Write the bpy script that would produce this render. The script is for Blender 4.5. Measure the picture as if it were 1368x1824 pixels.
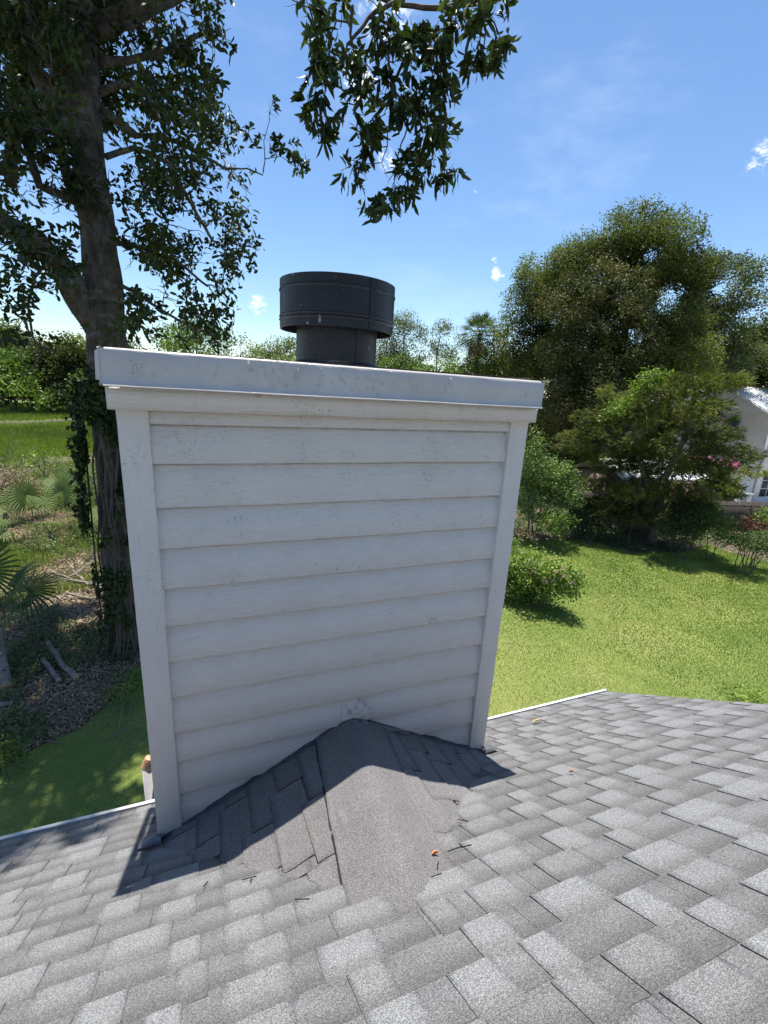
import bpy, math, random
import numpy as np
from mathutils import Vector, Matrix, noise
random.seed(7)
rng = np.random.default_rng(11)
SC = bpy.context.scene
for o in list(bpy.data.objects): bpy.data.objects.remove(o)
COL = SC.collection

# ------------------------------------------------------------------ camera
F, CX, CY = 807.69, 684.0, 912.0
YAW, PITCH, ROLL = math.radians(21.835), math.radians(15.4445), math.radians(3.2999)
CAM = np.array([0.294, -1.909, 2.166])
_f = np.array([math.sin(YAW)*math.cos(PITCH), math.cos(YAW)*math.cos(PITCH), -math.sin(PITCH)])
_r = np.array([math.cos(YAW), -math.sin(YAW), 0.0]); _u = np.cross(_r, _f)
RR = _r*math.cos(ROLL)+_u*math.sin(ROLL); UU = -_r*math.sin(ROLL)+_u*math.cos(ROLL)
cam = bpy.data.cameras.new('camera'); camo = bpy.data.objects.new('camera', cam); COL.objects.link(camo)
cam.sensor_width = 36; cam.lens = F/1824*36; cam.clip_start = 0.02; cam.clip_end = 3000
camo.matrix_world = Matrix(((RR[0], UU[0], -_f[0], CAM[0]), (RR[1], UU[1], -_f[1], CAM[1]), (RR[2], UU[2], -_f[2], CAM[2]), (0, 0, 0, 1)))
SC.camera = camo
SC.render.resolution_x, SC.render.resolution_y = 768, 1024
SC.view_settings.view_transform = 'Standard'; SC.view_settings.look = 'None'
SC.view_settings.exposure = 0.85; SC.view_settings.gamma = 1.0

def ray(px, py):
    d = (px-CX)/F*RR-(py-CY)/F*UU+_f
    return d/np.linalg.norm(d)
def at(px, py, dist):                     # point at a horizontal distance
    d = ray(px, py); return CAM+d*dist/math.hypot(d[0], d[1])
G = -5.0
def gp(px, py, z=G):
    d = ray(px, py); return CAM+d*(z-CAM[2])/d[2]

# ------------------------------------------------------------------ sun, sky
SUN = Vector((0.075, 0.295, 1.845)).normalized()
sl = bpy.data.lights.new('sun', 'SUN'); sl.energy = 5.0; sl.angle = math.radians(0.5); sl.color = (1.0, 0.96, 0.89)
so = bpy.data.objects.new('sun', sl); COL.objects.link(so); so.rotation_euler = SUN.to_track_quat('Z', 'Y').to_euler()
W = bpy.data.worlds.new('World'); SC.world = W; W.use_nodes = True
nt = W.node_tree; nt.nodes.clear()
def N(t, typ, **kw):
    n = t.nodes.new(typ)
    for k, v in kw.items(): setattr(n, k, v)
    return n
out = N(nt, 'ShaderNodeOutputWorld'); bg = N(nt, 'ShaderNodeBackground'); bg.inputs[1].default_value = 0.106
sky = N(nt, 'ShaderNodeTexSky', sky_type='NISHITA', sun_disc=False)
sky.sun_elevation = math.asin(SUN.z); sky.sun_rotation = math.atan2(SUN.x, SUN.y)
sky.air_density = 1.0; sky.dust_density = 0.3; sky.ozone_density = 3.0; sky.altitude = 0
tc = N(nt, 'ShaderNodeTexCoord')
def math_n(t, op, a, b=None, c=None, clamp=False):
    n = N(t, 'ShaderNodeMath', operation=op); n.use_clamp = clamp
    for i, v in enumerate((a, b, c)):
        if v is None: continue
        if isinstance(v, (int, float)): n.inputs[i].default_value = v
        else: t.links.new(v, n.inputs[i])
    return n.outputs[0]
def maprange(t, v, a, b, c=0., d=1.):
    n = N(t, 'ShaderNodeMapRange', interpolation_type='SMOOTHSTEP'); t.links.new(v, n.inputs[0])
    for i, x in enumerate((a, b, c, d)): n.inputs[i+1].default_value = x
    return n.outputs[0]
def noise_n(t, vec, scale, detail=3, rough=.55, vscale=None):
    if vscale is not None:
        m = N(t, 'ShaderNodeMapping'); m.inputs['Scale'].default_value = vscale; t.links.new(vec, m.inputs[0]); vec = m.outputs[0]
    n = N(t, 'ShaderNodeTexNoise'); n.inputs['Scale'].default_value = scale; n.inputs['Detail'].default_value = detail
    n.inputs['Roughness'].default_value = rough; t.links.new(vec, n.inputs['Vector']); return n.outputs['Fac']
def mixc(t, fac, a, b, mode='MIX'):
    n = N(t, 'ShaderNodeMix', data_type='RGBA', blend_type=mode)
    for s, v in ((0, fac), (6, a), (7, b)):
        if isinstance(v, (int, float)): n.inputs[s].default_value = v
        elif isinstance(v, tuple): n.inputs[s].default_value = (*v, 1) if len(v) == 3 else v
        else: t.links.new(v, n.inputs[s])
    return n.outputs[2]
# a few small fair-weather clouds: (pixel direction, angular radius)
mask = None
for (px, py, rad, k) in [(458, 541, .028, 1.), (440, 612, .018, .7), (885, 489, .020, 1.), (881, 461, .012, .8), (1362, 280, .035, .8), (848, 338, .012, .55),
                         (690, 285, .03, .8), (640, 140, .05, .8), (690, 20, .07, .7), (1330, 300, .02, .4)]:
    d = ray(px, py)
    dp = N(nt, 'ShaderNodeVectorMath', operation='DISTANCE'); nt.links.new(tc.outputs['Generated'], dp.inputs[0]); dp.inputs[1].default_value = tuple(d)
    m = maprange(nt, dp.outputs['Value'], rad*1.15, 0, 0, k)
    mask = m if mask is None else math_n(nt, 'MAXIMUM', mask, m)
cn = noise_n(nt, tc.outputs['Generated'], 60, 8, .72, (1, 1, 1.5))
cl = maprange(nt, math_n(nt, 'MULTIPLY', mask, math_n(nt, 'SUBTRACT', math_n(nt, 'MULTIPLY', cn, 5.2), 2.0)), .15, .95, 0, .9)
wis = math_n(nt, 'MULTIPLY', maprange(nt, noise_n(nt, tc.outputs['Generated'], 3.0, 7, .62, (1.2, 1.2, 3.4)), .5, .8), .13)
cl = math_n(nt, 'MAXIMUM', cl, wis)
hs = N(nt, 'ShaderNodeHueSaturation'); hs.inputs['Saturation'].default_value = 1.10; hs.inputs['Value'].default_value = 1.0
nt.links.new(sky.outputs[0], hs.inputs['Color'])
skc = mixc(nt, cl, hs.outputs[0], (7.2, 7.5, 7.9))
nt.links.new(skc, bg.inputs[0]); nt.links.new(bg.outputs[0], out.inputs[0])

# ------------------------------------------------------------------ materials
def newmat(name):
    m = bpy.data.materials.new(name); m.use_nodes = True; t = m.node_tree
    p = t.nodes['Principled BSDF']; return m, t, p
def setp(t, p, key, v):
    s = p.inputs[key]
    if isinstance(v, (int, float)): s.default_value = v
    elif isinstance(v, tuple): s.default_value = (*v, 1)
    else: t.links.new(v, s)
def ramp(t, fac, stops):
    n = N(t, 'ShaderNodeValToRGB'); e = n.color_ramp.elements
    while len(e) < len(stops): e.new(.5)
    for x, (pos, c) in zip(e, stops): x.position = pos; x.color = (*c, 1)
    t.links.new(fac, n.inputs[0]); return n.outputs[0]
def bump(t, p, h, strength, dist):
    n = N(t, 'ShaderNodeBump'); n.inputs['Strength'].default_value = strength; n.inputs['Distance'].default_value = dist
    t.links.new(h, n.inputs['Height']); t.links.new(n.outputs[0], p.inputs['Normal'])
def objc(t): return N(t, 'ShaderNodeTexCoord').outputs['Object']
def plain(name, c, rough=.7, metal=0., nscale=8., amt=.25, bscale=None, bdist=.003):
    m, t, p = newmat(name); o = objc(t)
    f = noise_n(t, o, nscale, 4)
    d = tuple(x*(1-amt) for x in c); l = tuple(min(1, x*(1+amt)) for x in c)
    setp(t, p, 'Base Color', ramp(t, f, [(.3, d), (.7, l)])); setp(t, p, 'Roughness', rough); setp(t, p, 'Metallic', metal)
    if bscale: bump(t, p, noise_n(t, o, bscale, 3), .5, bdist)
    return m
def leafmat(name, cols, rough=.4, trans=.22, tcol=None):
    m, t, p = newmat(name); p.inputs['Specular IOR Level'].default_value = .22
    a = N(t, 'ShaderNodeAttribute', attribute_name='tone')
    n = len(cols); c = ramp(t, a.outputs['Fac'], [(i/(n-1), cols[i]) for i in range(n)])
    setp(t, p, 'Base Color', c); setp(t, p, 'Roughness', rough)
    tr = N(t, 'ShaderNodeBsdfTranslucent')
    tcx = mixc(t, 1.0, c, tcol or (1.35, 1.5, .6), 'MULTIPLY'); t.links.new(tcx, tr.inputs[0])
    mx = N(t, 'ShaderNodeMixShader'); mx.inputs[0].default_value = trans
    t.links.new(p.outputs[0], mx.inputs[1]); t.links.new(tr.outputs[0], mx.inputs[2])
    t.links.new(mx.outputs[0], t.nodes['Material Output'].inputs[0])
    return m

# painted cedar siding (rough-sawn grain, knots, hair cracks, mildew specks)
def paintwood(name, vs, knots=()):
    m, t, p = newmat(name); o = objc(t)
    g1 = noise_n(t, o, 1, 5, .6, vs); g2 = noise_n(t, o, 1, 4, .6, tuple(v*3.3 for v in vs)); blot = noise_n(t, o, 2.6, 5, .6)
    crack = maprange(t, noise_n(t, o, 1, 6, .7, tuple(v*1.15 for v in vs)), .685, .735)
    speck = maprange(t, noise_n(t, o, 70, 5, .78), .52, .66)
    zone = maprange(t, noise_n(t, o, 6.5, 4, .6), .49, .64)
    sep = N(t, 'ShaderNodeSeparateXYZ'); t.links.new(o, sep.inputs[0])
    high = maprange(t, sep.outputs[2], .5, 1.9)
    dirt_and_lap_shade = math_n(t, 'MULTIPLY', math_n(t, 'MULTIPLY', speck, zone), math_n(t, 'ADD', math_n(t, 'MULTIPLY', high, .72), .10))
    gq = N(t, 'ShaderNodeAttribute', attribute_name='grime').outputs['Fac']  # grime attribute also carries the shade painted under the laps
    dirt_and_lap_shade = math_n(t, 'MAXIMUM', dirt_and_lap_shade, math_n(t, 'MULTIPLY', gq, math_n(t, 'ADD', math_n(t, 'MULTIPLY', noise_n(t, o, 14, 4, .7), 1.6), -.1)))  # lap shade painted into the board colour together with grime
    dsm = N(t, 'ShaderNodeVectorMath', operation='DISTANCE'); t.links.new(o, dsm.inputs[0]); dsm.inputs[1].default_value = (.97, 0, .50)
    dirt_and_lap_shade = math_n(t, 'MAXIMUM', dirt_and_lap_shade, math_n(t, 'MULTIPLY', maprange(t, dsm.outputs['Value'], .16, .02), maprange(t, noise_n(t, o, 24, 5, .7), .42, .68)))
    kd = None; kh = None
    for (kx, kz, kr) in knots:
        v = N(t, 'ShaderNodeCombineXYZ')
        t.links.new(math_n(t, 'MULTIPLY', math_n(t, 'SUBTRACT', sep.outputs[0], kx), .62), v.inputs[0])
        t.links.new(math_n(t, 'SUBTRACT', sep.outputs[2], kz), v.inputs[2])
        ln = N(t, 'ShaderNodeVectorMath', operation='LENGTH'); t.links.new(v.outputs[0], ln.inputs[0])
        dd = math_n(t, 'ADD', ln.outputs['Value'], math_n(t, 'MULTIPLY', math_n(t, 'SUBTRACT', blot, .5), .012))
        env = maprange(t, dd, kr*2.6, kr*.2)
        h = math_n(t, 'MULTIPLY', env, math_n(t, 'SINE', math_n(t, 'MULTIPLY', dd, 520)))
        rim = math_n(t, 'MULTIPLY', maprange(t, math_n(t, 'ABSOLUTE', math_n(t, 'SUBTRACT', dd, kr)), .0022, .0004), maprange(t, blot, .4, .55))
        kh = h if kh is None else math_n(t, 'ADD', kh, h); kd = rim if kd is None else math_n(t, 'MAXIMUM', kd, rim)
    dark = math_n(t, 'MAXIMUM', math_n(t, 'MULTIPLY', dirt_and_lap_shade, .75), math_n(t, 'MULTIPLY', crack, .55))
    if kd is not None: dark = math_n(t, 'MAXIMUM', dark, math_n(t, 'MULTIPLY', kd, .45))
    base = ramp(t, blot, [(.25, (.62, .58, .53)), (.75, (.70, .66, .605))])
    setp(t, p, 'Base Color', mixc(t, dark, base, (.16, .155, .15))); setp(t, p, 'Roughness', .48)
    hh = math_n(t, 'ADD', math_n(t, 'MULTIPLY', g1, .8), math_n(t, 'MULTIPLY', g2, .45))
    hh = math_n(t, 'SUBTRACT', hh, math_n(t, 'MULTIPLY', crack, .6))
    hh = math_n(t, 'ADD', hh, math_n(t, 'MULTIPLY', noise_n(t, o, 110, 4, .7), .6))
    if kh is not None: hh = math_n(t, 'ADD', hh, math_n(t, 'MULTIPLY', kh, .28))
    bump(t, p, hh, 1., .0065)
    return m
KN = [(1.06, .83, .015), (1.37, .985, .015), (.46, .66, .014)]
M_board = paintwood('painted_board', (5, 5, 150), KN)
M_trim = paintwood('painted_trim', (130, 130, 3.6))
M_fascia = paintwood('painted_fascia', (2, 2, 60))

m, t, p = newmat('painted_metal_cap'); o = objc(t)
b1 = maprange(t, noise_n(t, o, 46, 2, .5), .60, .70); z1 = maprange(t, noise_n(t, o, 3.0, 2), .5, .62)
setp(t, p, 'Base Color', ramp(t, noise_n(t, o, 5, 4), [(.3, (.42, .39, .36)), (.7, (.52, .49, .45))])); setp(t, p, 'Roughness', .33)
bump(t, p, math_n(t, 'ADD', math_n(t, 'MULTIPLY', b1, z1), math_n(t, 'ADD', math_n(t, 'MULTIPLY', noise_n(t, o, 3.1, 2), 1.6), math_n(t, 'MULTIPLY', noise_n(t, o, 240, 2), .08))), .8, .004)
M_cap = m

m, t, p = newmat('black_sheet_metal'); o = objc(t)
sp = maprange(t, noise_n(t, o, 140, 2, .6), .70, .74)
blo = maprange(t, noise_n(t, o, 30, 1, .5), .745, .775)
gr = maprange(t, noise_n(t, o, 420, 3, .8), .5, .8)
c = ramp(t, noise_n(t, o, 6, 5, .65), [(.3, (.004, .005, .007)), (.7, (.010, .012, .016))])
c = mixc(t, math_n(t, 'MULTIPLY', gr, .13), c, (.22, .25, .28)); c = mixc(t, math_n(t, 'MULTIPLY', math_n(t, 'MAXIMUM', sp, blo), .38), c, (.35, .37, .38))
setp(t, p, 'Base Color', c); setp(t, p, 'Roughness', .42); setp(t, p, 'Metallic', .0); p.inputs['Specular IOR Level'].default_value = .3
bump(t, p, math_n(t, 'ADD', noise_n(t, o, 4, 2), math_n(t, 'MULTIPLY', gr, .06)), .5, .006)
M_black = m

# asphalt shingles: attribute tone = shade of the tab, band = 0 at butt .. 1 under the next course
def shinglemat(name, light, dark, warm):
    m, t, p = newmat(name); o = objc(t)
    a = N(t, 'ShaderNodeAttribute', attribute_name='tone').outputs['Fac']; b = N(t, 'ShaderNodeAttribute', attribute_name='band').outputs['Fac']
    gr = noise_n(t, o, 330, 2, .75); gr2 = noise_n(t, o, 150, 3, .7)
    patch = noise_n(t, o, 7, 4, .6)
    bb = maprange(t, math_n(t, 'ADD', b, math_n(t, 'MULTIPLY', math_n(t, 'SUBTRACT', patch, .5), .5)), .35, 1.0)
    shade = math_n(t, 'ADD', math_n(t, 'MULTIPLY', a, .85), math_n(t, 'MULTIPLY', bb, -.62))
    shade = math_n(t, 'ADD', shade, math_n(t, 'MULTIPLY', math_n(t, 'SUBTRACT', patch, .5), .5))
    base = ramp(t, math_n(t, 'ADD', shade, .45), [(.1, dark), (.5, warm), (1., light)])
    g = ramp(t, math_n(t, 'ADD', math_n(t, 'MULTIPLY', gr, .75), math_n(t, 'MULTIPLY', gr2, .25)), [(.37, (.36, .35, .36)), (.5, (.92, .92, .93)), (.62, (1.85, 1.9, 1.95))])
    setp(t, p, 'Base Color', mixc(t, 1.0, base, g, 'MULTIPLY')); setp(t, p, 'Roughness', .85)
    bump(t, p, gr, .5, .0022)
    return m
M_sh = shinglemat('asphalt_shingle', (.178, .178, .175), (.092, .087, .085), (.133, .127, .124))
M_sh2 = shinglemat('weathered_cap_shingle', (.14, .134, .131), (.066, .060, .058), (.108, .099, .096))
M_asph = plain('cut_asphalt_edge', (.012, .012, .014), .8)
M_lead = plain('lead_flashing', (.13, .13, .145), .45, .3, 14, .3, 40)
M_tar = plain('roof_cement', (.035, .035, .04), .6, 0, 30, .4, 60, .004)
M_shim = plain('weathered_shim', (.12, .115, .11), .8, 0, 25, .5, 50, .004)
M_wht = plain('white_drip_metal', (.55, .55, .53), .4, 0, 6, .08)
M_wall = plain('white_wall_paint', (.62, .62, .62), .6, 0, 2, .08)
M_pipe = plain('grey_pipe_paint', (.34, .33, .33), .5, 0, 10, .12)
M_terra = plain('tan_ribbed_plastic', (.52, .28, .15), .5, 0, 20, .12)
M_groove = plain('dark_groove', (.03, .025, .02), .8)
M_dead = plain('dead_leaf', (.42, .30, .13), .7, 0, 30, .3)
M_dead2 = plain('orange_dead_leaf', (.45, .17, .06), .7, 0, 30, .3)

m, t, p = newmat('bark'); o = objc(t)
n1 = noise_n(t, o, 1, 8, .75, (7, 7, 3.2)); n2 = noise_n(t, o, 1, 6, .7, (1.6, 1.6, 5.5)); n3 = noise_n(t, o, 1, 5, .75, (16, 16, 34))
c = ramp(t, n1, [(.34, (.045, .036, .03)), (.52, (.15, .13, .11)), (.66, (.27, .24, .21))])
c = mixc(t, math_n(t, 'MULTIPLY', maprange(t, n2, .54, .62), .65), c, (.34, .34, .31))
c = mixc(t, math_n(t, 'MULTIPLY', maprange(t, noise_n(t, o, 3.3, 4), .58, .7), .5), c, (.05, .06, .025))
setp(t, p, 'Base Color', c); setp(t, p, 'Roughness', .9); bump(t, p, math_n(t, 'ADD', n1, math_n(t, 'MULTIPLY', n3, .8)), 1., .10)
M_bark = m
M_bark2 = plain('dark_bark', (.085, .072, .06), .9, 0, 9, .4, 30, .02)  # plain darker bark, default for the blob-built trees
M_twig = plain('twig_bark', (.075, .062, .05), .85, 0, 20, .4)
M_branch = plain('dry_branch', (.19, .16, .13), .85, 0, 14, .45, 30, .01)
M_cutwood = plain('cut_wood_end', (.42, .27, .15), .8, 0, 30, .2)

m, t, p = newmat('lawn_soil'); o = objc(t)
big = noise_n(t, o, .35, 5, .6); fine = noise_n(t, o, 26, 4, .75)
c = ramp(t, big, [(.3, (.11, .16, .028)), (.5, (.16, .20, .042)), (.72, (.24, .245, .075))])
c = mixc(t, 1., c, ramp(t, fine, [(.3, (.55, .6, .5)), (.7, (1.35, 1.3, 1.3))]), 'MULTIPLY')
setp(t, p, 'Base Color', c); setp(t, p, 'Roughness', .9); bump(t, p, fine, 1., .03)
M_lawn = m
m, t, p = newmat('leaf_mould'); o = objc(t)
c = ramp(t, noise_n(t, o, 1.1, 6, .7), [(.3, (.045, .04, .02)), (.5, (.13, .10, .06)), (.7, (.25, .19, .12))])
c = mixc(t, 1., c, ramp(t, noise_n(t, o, 16, 5, .8), [(.3, (.35, .35, .35)), (.7, (1.5, 1.5, 1.5))]), 'MULTIPLY')
setp(t, p, 'Base Color', c); setp(t, p, 'Roughness', .95); bump(t, p, noise_n(t, o, 12, 5, .8), 1., .08)
M_soil = m
m, t, p = newmat('marsh_mud_and_grass'); o = objc(t)
c = ramp(t, noise_n(t, o, .12, 6, .65, (1, 2.5, 1)), [(.3, (.10, .12, .035)), (.5, (.14, .175, .04)), (.72, (.19, .22, .06))])
c = mixc(t, 1., c, ramp(t, noise_n(t, o, 3, 5, .8), [(.3, (.5, .5, .5)), (.7, (1.4, 1.4, 1.4))]), 'MULTIPLY')
setp(t, p, 'Base Color', c); setp(t, p, 'Roughness', .95)
M_marsh = m

M_leafbig = leafmat('evergreen_leaf', [(.018, .032, .011), (.033, .052, .016), (.055, .080, .022), (.11, .14, .033)], .4, .2)
M_oak = leafmat('oak_leaf', [(.045, .056, .018), (.095, .112, .030), (.145, .175, .045), (.20, .235, .065)], .75, .32)
M_mag = leafmat('magnolia_leaf', [(.030, .040, .013), (.060, .072, .02), (.09, .095, .028), (.14, .115, .04)], .6, .2)
M_grey = leafmat('far_tree_leaf', [(.05, .065, .032), (.085, .11, .045), (.13, .155, .06), (.19, .21, .09)], .6, .25)
M_cedar = leafmat('cedar_spray', [(.04, .05, .014), (.085, .10, .024), (.135, .155, .036), (.21, .22, .06)], .6, .3)
M_bright = leafmat('bright_shrub_leaf', [(.05, .085, .018), (.10, .16, .03), (.17, .25, .045), (.26, .33, .08)], .45, .28)
M_shrub = leafmat('shrub_leaf', [(.035, .06, .02), (.07, .11, .03), (.11, .165, .045), (.16, .22, .07)], .45, .25)
M_palm = leafmat('palm_leaf', [(.03, .055, .015), (.06, .10, .022), (.085, .13, .03), (.15, .18, .06)], .6, .15)
M_straw = leafmat('dry_straw', [(.09, .06, .03), (.22, .16, .095), (.36, .27, .17), (.50, .40, .27)], .8, .1, (1, 1, 1))
M_grass = leafmat('grass_blade', [(.092, .155, .022), (.150, .215, .036), (.23, .285, .064), (.40, .39, .16)], .5, .35)
M_marshg = leafmat('marsh_grass_blade', [(.09, .10, .035), (.14, .19, .035), (.19, .25, .045), (.28, .32, .09)], .6, .35)
M_pink = leafmat('pink_flower', [(.5, .12, .2), (.62, .2, .32), (.75, .35, .45), (.8, .5, .55)], .6, .3, (1, 1, 1))
M_red = leafmat('red_leaf', [(.09, .03, .025), (.16, .06, .05), (.22, .10, .07), (.3, .18, .12)], .5, .25, (1, 1, 1))
M_flow = leafmat('faded_flower', [(.3, .2, .12), (.42, .3, .2), (.5, .38, .3), (.55, .45, .4)], .7, .2, (1, 1, 1))

# ------------------------------------------------------------------ mesh helpers
def link(name, me, mats, parent=None):
    o = bpy.data.objects.new(name, me); COL.objects.link(o)
    for x in (mats if isinstance(mats, (list, tuple)) else [mats]): me.materials.append(x)
    if parent is not None: o.parent = parent
    return o
def tag(o, label=None, cat=None, group=None, kind=None):
    if label: o['label'] = label
    if cat: o['category'] = cat
    if group: o['group'] = group
    if kind: o['kind'] = kind
    return o
def empty(name, loc, label, cat, group=None):
    o = bpy.data.objects.new(name, None); COL.objects.link(o); o.location = loc; o.empty_display_size = .2
    return tag(o, label, cat, group)
def npmesh(name, V, Fc, mats, parent=None, attrs=None, matidx=None, smooth=False):
    V = np.asarray(V, np.float32); Fc = np.asarray(Fc, np.int32)
    q_ = parent
    while q_ is not None: V = V-np.array(q_.location, np.float32); q_ = q_.parent
    k = Fc.shape[1]; me = bpy.data.meshes.new(name)
    me.vertices.add(len(V)); me.vertices.foreach_set('co', V.ravel())
    me.loops.add(Fc.size); me.loops.foreach_set('vertex_index', Fc.ravel())
    me.polygons.add(len(Fc)); me.polygons.foreach_set('loop_start', np.arange(0, Fc.size, k, dtype=np.int32))
    me.polygons.foreach_set('loop_total', np.full(len(Fc), k, np.int32))
    if matidx is not None: me.polygons.foreach_set('material_index', np.asarray(matidx, np.int32))
    if smooth: me.polygons.foreach_set('use_smooth', np.ones(len(Fc), bool))
    for an, av in (attrs or {}).items():
        a = me.attributes.new(an, 'FLOAT', 'POINT'); a.data.foreach_set('value', np.asarray(av, np.float32).ravel())
    me.update(calc_edges=True); me.validate()
    return link(name, me, mats, parent)
class MB:
    """collects quads"""
    def __init__(s): s.v = []; s.f = []; s.mi = []; s.a = {}
    def quadset(s, V, Fq, mi=0, **at):
        b = len(s.v); s.v += [tuple(v) for v in V]; s.f += [tuple(i+b for i in q) for q in Fq]
        s.mi += [mi]*len(Fq) if isinstance(mi, int) else list(mi)
        for k, v in at.items():
            s.a.setdefault(k, []); s.a[k] += (list(v) if hasattr(v, '__len__') else [v]*len(V))
    def box(s, lo, hi, mi=0, **at):
        x0, y0, z0 = lo; x1, y1, z1 = hi
        V = [(x0, y0, z0), (x1, y0, z0), (x1, y1, z0), (x0, y1, z0), (x0, y0, z1), (x1, y0, z1), (x1, y1, z1), (x0, y1, z1)]
        s.quadset(V, [(0, 3, 2, 1), (4, 5, 6, 7), (0, 1, 5, 4), (1, 2, 6, 5), (2, 3, 7, 6), (3, 0, 4, 7)], mi, **at)
    def obox(s, c, ax, ay, az, mi=0, **at):    # centre + half axes
        c, ax, ay, az = map(np.array, (c, ax, ay, az))
        V = [c+i*ax+j*ay+k*az for k in (-1, 1) for (i, j) in ((-1, -1), (1, -1), (1, 1), (-1, 1))]
        s.quadset(V, [(0, 3, 2, 1), (4, 5, 6, 7), (0, 1, 5, 4), (1, 2, 6, 5), (2, 3, 7, 6), (3, 0, 4, 7)], mi, **at)
    def tube(s, pts, rad, n=8, mi=0, cap=True, wob=0., **at):
        pts = [np.array(p, float) for p in pts]; R_ = rad if hasattr(rad, '__len__') else [rad]*len(pts)
        V = []; Fq = []; up = np.array([0.31, .17, .93])
        for i, p_ in enumerate(pts):
            d = pts[min(i+1, len(pts)-1)]-pts[max(i-1, 0)]; d /= np.linalg.norm(d)+1e-9
            e1 = np.cross(d, up); ln = np.linalg.norm(e1)
            if ln < .15: e1 = np.cross(d, (1, 0, 0)); ln = np.linalg.norm(e1)
            e1 /= ln; e2 = np.cross(d, e1)
            for j in range(n):
                a = 2*math.pi*j/n
                rr = R_[i]*(1+(wob*noise.noise(Vector((math.cos(a)*1.3, math.sin(a)*1.3, i*.35+p_[0]))) if wob else 0))
                V.append(p_+(e1*math.cos(a)+e2*math.sin(a))*rr)
        for i in range(len(pts)-1):
            for j in range(n):
                k = (j+1) % n; Fq.append((i*n+j, i*n+k, (i+1)*n+k, (i+1)*n+j))
        if cap:
            for base, ctr, flip in ((0, pts[0], 1), ((len(pts)-1)*n, pts[-1], 0)):
                ci = len(V); V.append(ctr)
                for j in range(0, n, 2):
                    q = (ci, base+j, base+(j+1) % n, base+(j+2) % n); Fq.append(q[::-1] if flip else q)
        s.quadset(V, Fq, mi, **at)
    def build(s, name, mats, parent=None, smooth=False, bevel=0):
        o = npmesh(name, s.v, s.f, mats, parent, s.a, s.mi, smooth)
        if bevel:
            b = o.modifiers.new('bevel', 'BEVEL'); b.width = bevel; b.segments = 2; b.limit_method = 'ANGLE'
        return o
def lerp(a, b, t): return a+(b-a)*t
def wander(a, b, n, amp, sag=0.):
    a = np.array(a, float); b = np.array(b, float); L = np.linalg.norm(b-a); P = []
    s0 = random.uniform(0, 99)
    for i in range(n+1):
        t_ = i/n; w = math.sin(math.pi*t_)**.6 if 0 < t_ < 1 else 0
        P.append(a+(b-a)*t_+np.array([noise.noise(Vector((s0+t_*3, k*7.1, 0))) for k in range(3)])*amp*L*w+np.array([0, 0, -sag*L*4*t_*(1-t_)]))
    return P

# ------------------------------------------------------------------ foliage
def norm(a): return a/(np.linalg.norm(a, axis=-1, keepdims=True)+1e-9)
def rosettes(C, D, n, L, Wd, th0, th1, tone, droop=.15, fancy=False, jit=.12):
    """whorls of n leaves round direction D at points C. returns V,F,tone"""
    K = len(C); D = norm(D)
    e1 = norm(np.cross(D, np.array([.13, .29, .95]))); e2 = np.cross(D, e1)
    ph = (np.arange(n)*2*np.pi*.382*1.0)[None]+rng.uniform(0, 6.28, (K, 1)); th = rng.uniform(th0, th1, (K, n))
    ld = D[:, None]*np.cos(th)[..., None]+(e1[:, None]*np.cos(ph)[..., None]+e2[:, None]*np.sin(ph)[..., None])*np.sin(th)[..., None]
    ld = norm(ld+rng.normal(0, .12, ld.shape)); side = norm(np.cross(ld, D[:, None]+rng.normal(0, .25, ld.shape))); nn = np.cross(side, ld)
    Ls = L*rng.uniform(.65, 1.2, (K, n))[..., None]; Ws = Wd*rng.uniform(.8, 1.2, (K, n))[..., None]
    b = C[:, None]+D[:, None]*(rng.uniform(-.25, .1, (K, n))[..., None]*L)+rng.normal(0, jit*L, (K, n, 3))
    tp = b+ld*Ls; tp[..., 2] -= droop*Ls[..., 0]
    tn = np.clip(np.asarray(tone)[:, None]+rng.normal(0, .10, (K, n)), 0, 1)
    if not fancy:
        m_ = b*.52+tp*.48+nn*Ws*.0
        V = np.stack([b, m_-side*Ws*.5+nn*Ws*.16, tp, m_+side*Ws*.5+nn*Ws*.16], 2).reshape(-1, 3)
        base = np.arange(K*n)[:, None]*4
        Fc = np.concatenate([base+np.array([[0, 1, 2]]), base+np.array([[0, 2, 3]])], 0)
        return V, Fc, np.repeat(tn.ravel(), 4)
    m_ = b*.45+tp*.55+nn*Ls*.07
    a1 = b*.72+tp*.28+nn*Ls*.05; a2 = b*.3+tp*.7+nn*Ls*.05
    V = np.stack([b, a1-side*Ws*.42+nn*Ws*.14, a2-side*Ws*.46+nn*Ws*.14, tp, a2+side*Ws*.46+nn*Ws*.14, a1+side*Ws*.42+nn*Ws*.14, m_], 2).reshape(-1, 3)
    base = np.arange(K*n)[:, None]*7
    Fc = np.concatenate([base+np.array([q]) for q in ([0, 1, 6], [1, 2, 6], [2, 3, 6], [3, 4, 6], [4, 5, 6], [5, 0, 6])], 0)
    return V, Fc, np.repeat(tn.ravel(), 7)
def blobpts(c, r, n, shell=.45, gap=.0, gs=1.0):
    """random points in an ellipsoid, thinned by noise so that gaps show"""
    c = np.array(c); r = np.array(r)*np.ones(3)
    d = norm(rng.normal(0, 1, (n, 3))); rad = rng.uniform(shell**3, 1, n)**(1/3)
    rad = rad*(1+.22*np.array([noise.noise(Vector((x*2.1+c[0], y*2.1+c[1], z*2.1))) for x, y, z in d]))
    P = c+d*rad[:, None]*r
    if gap > -1:
        v = np.array([noise.noise(Vector(tuple(p_*gs))) for p_ in P]); k = v > gap-.5*rng.random(n)*0-.0
        P = P[k]; d = d[k]
    return P, d
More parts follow.
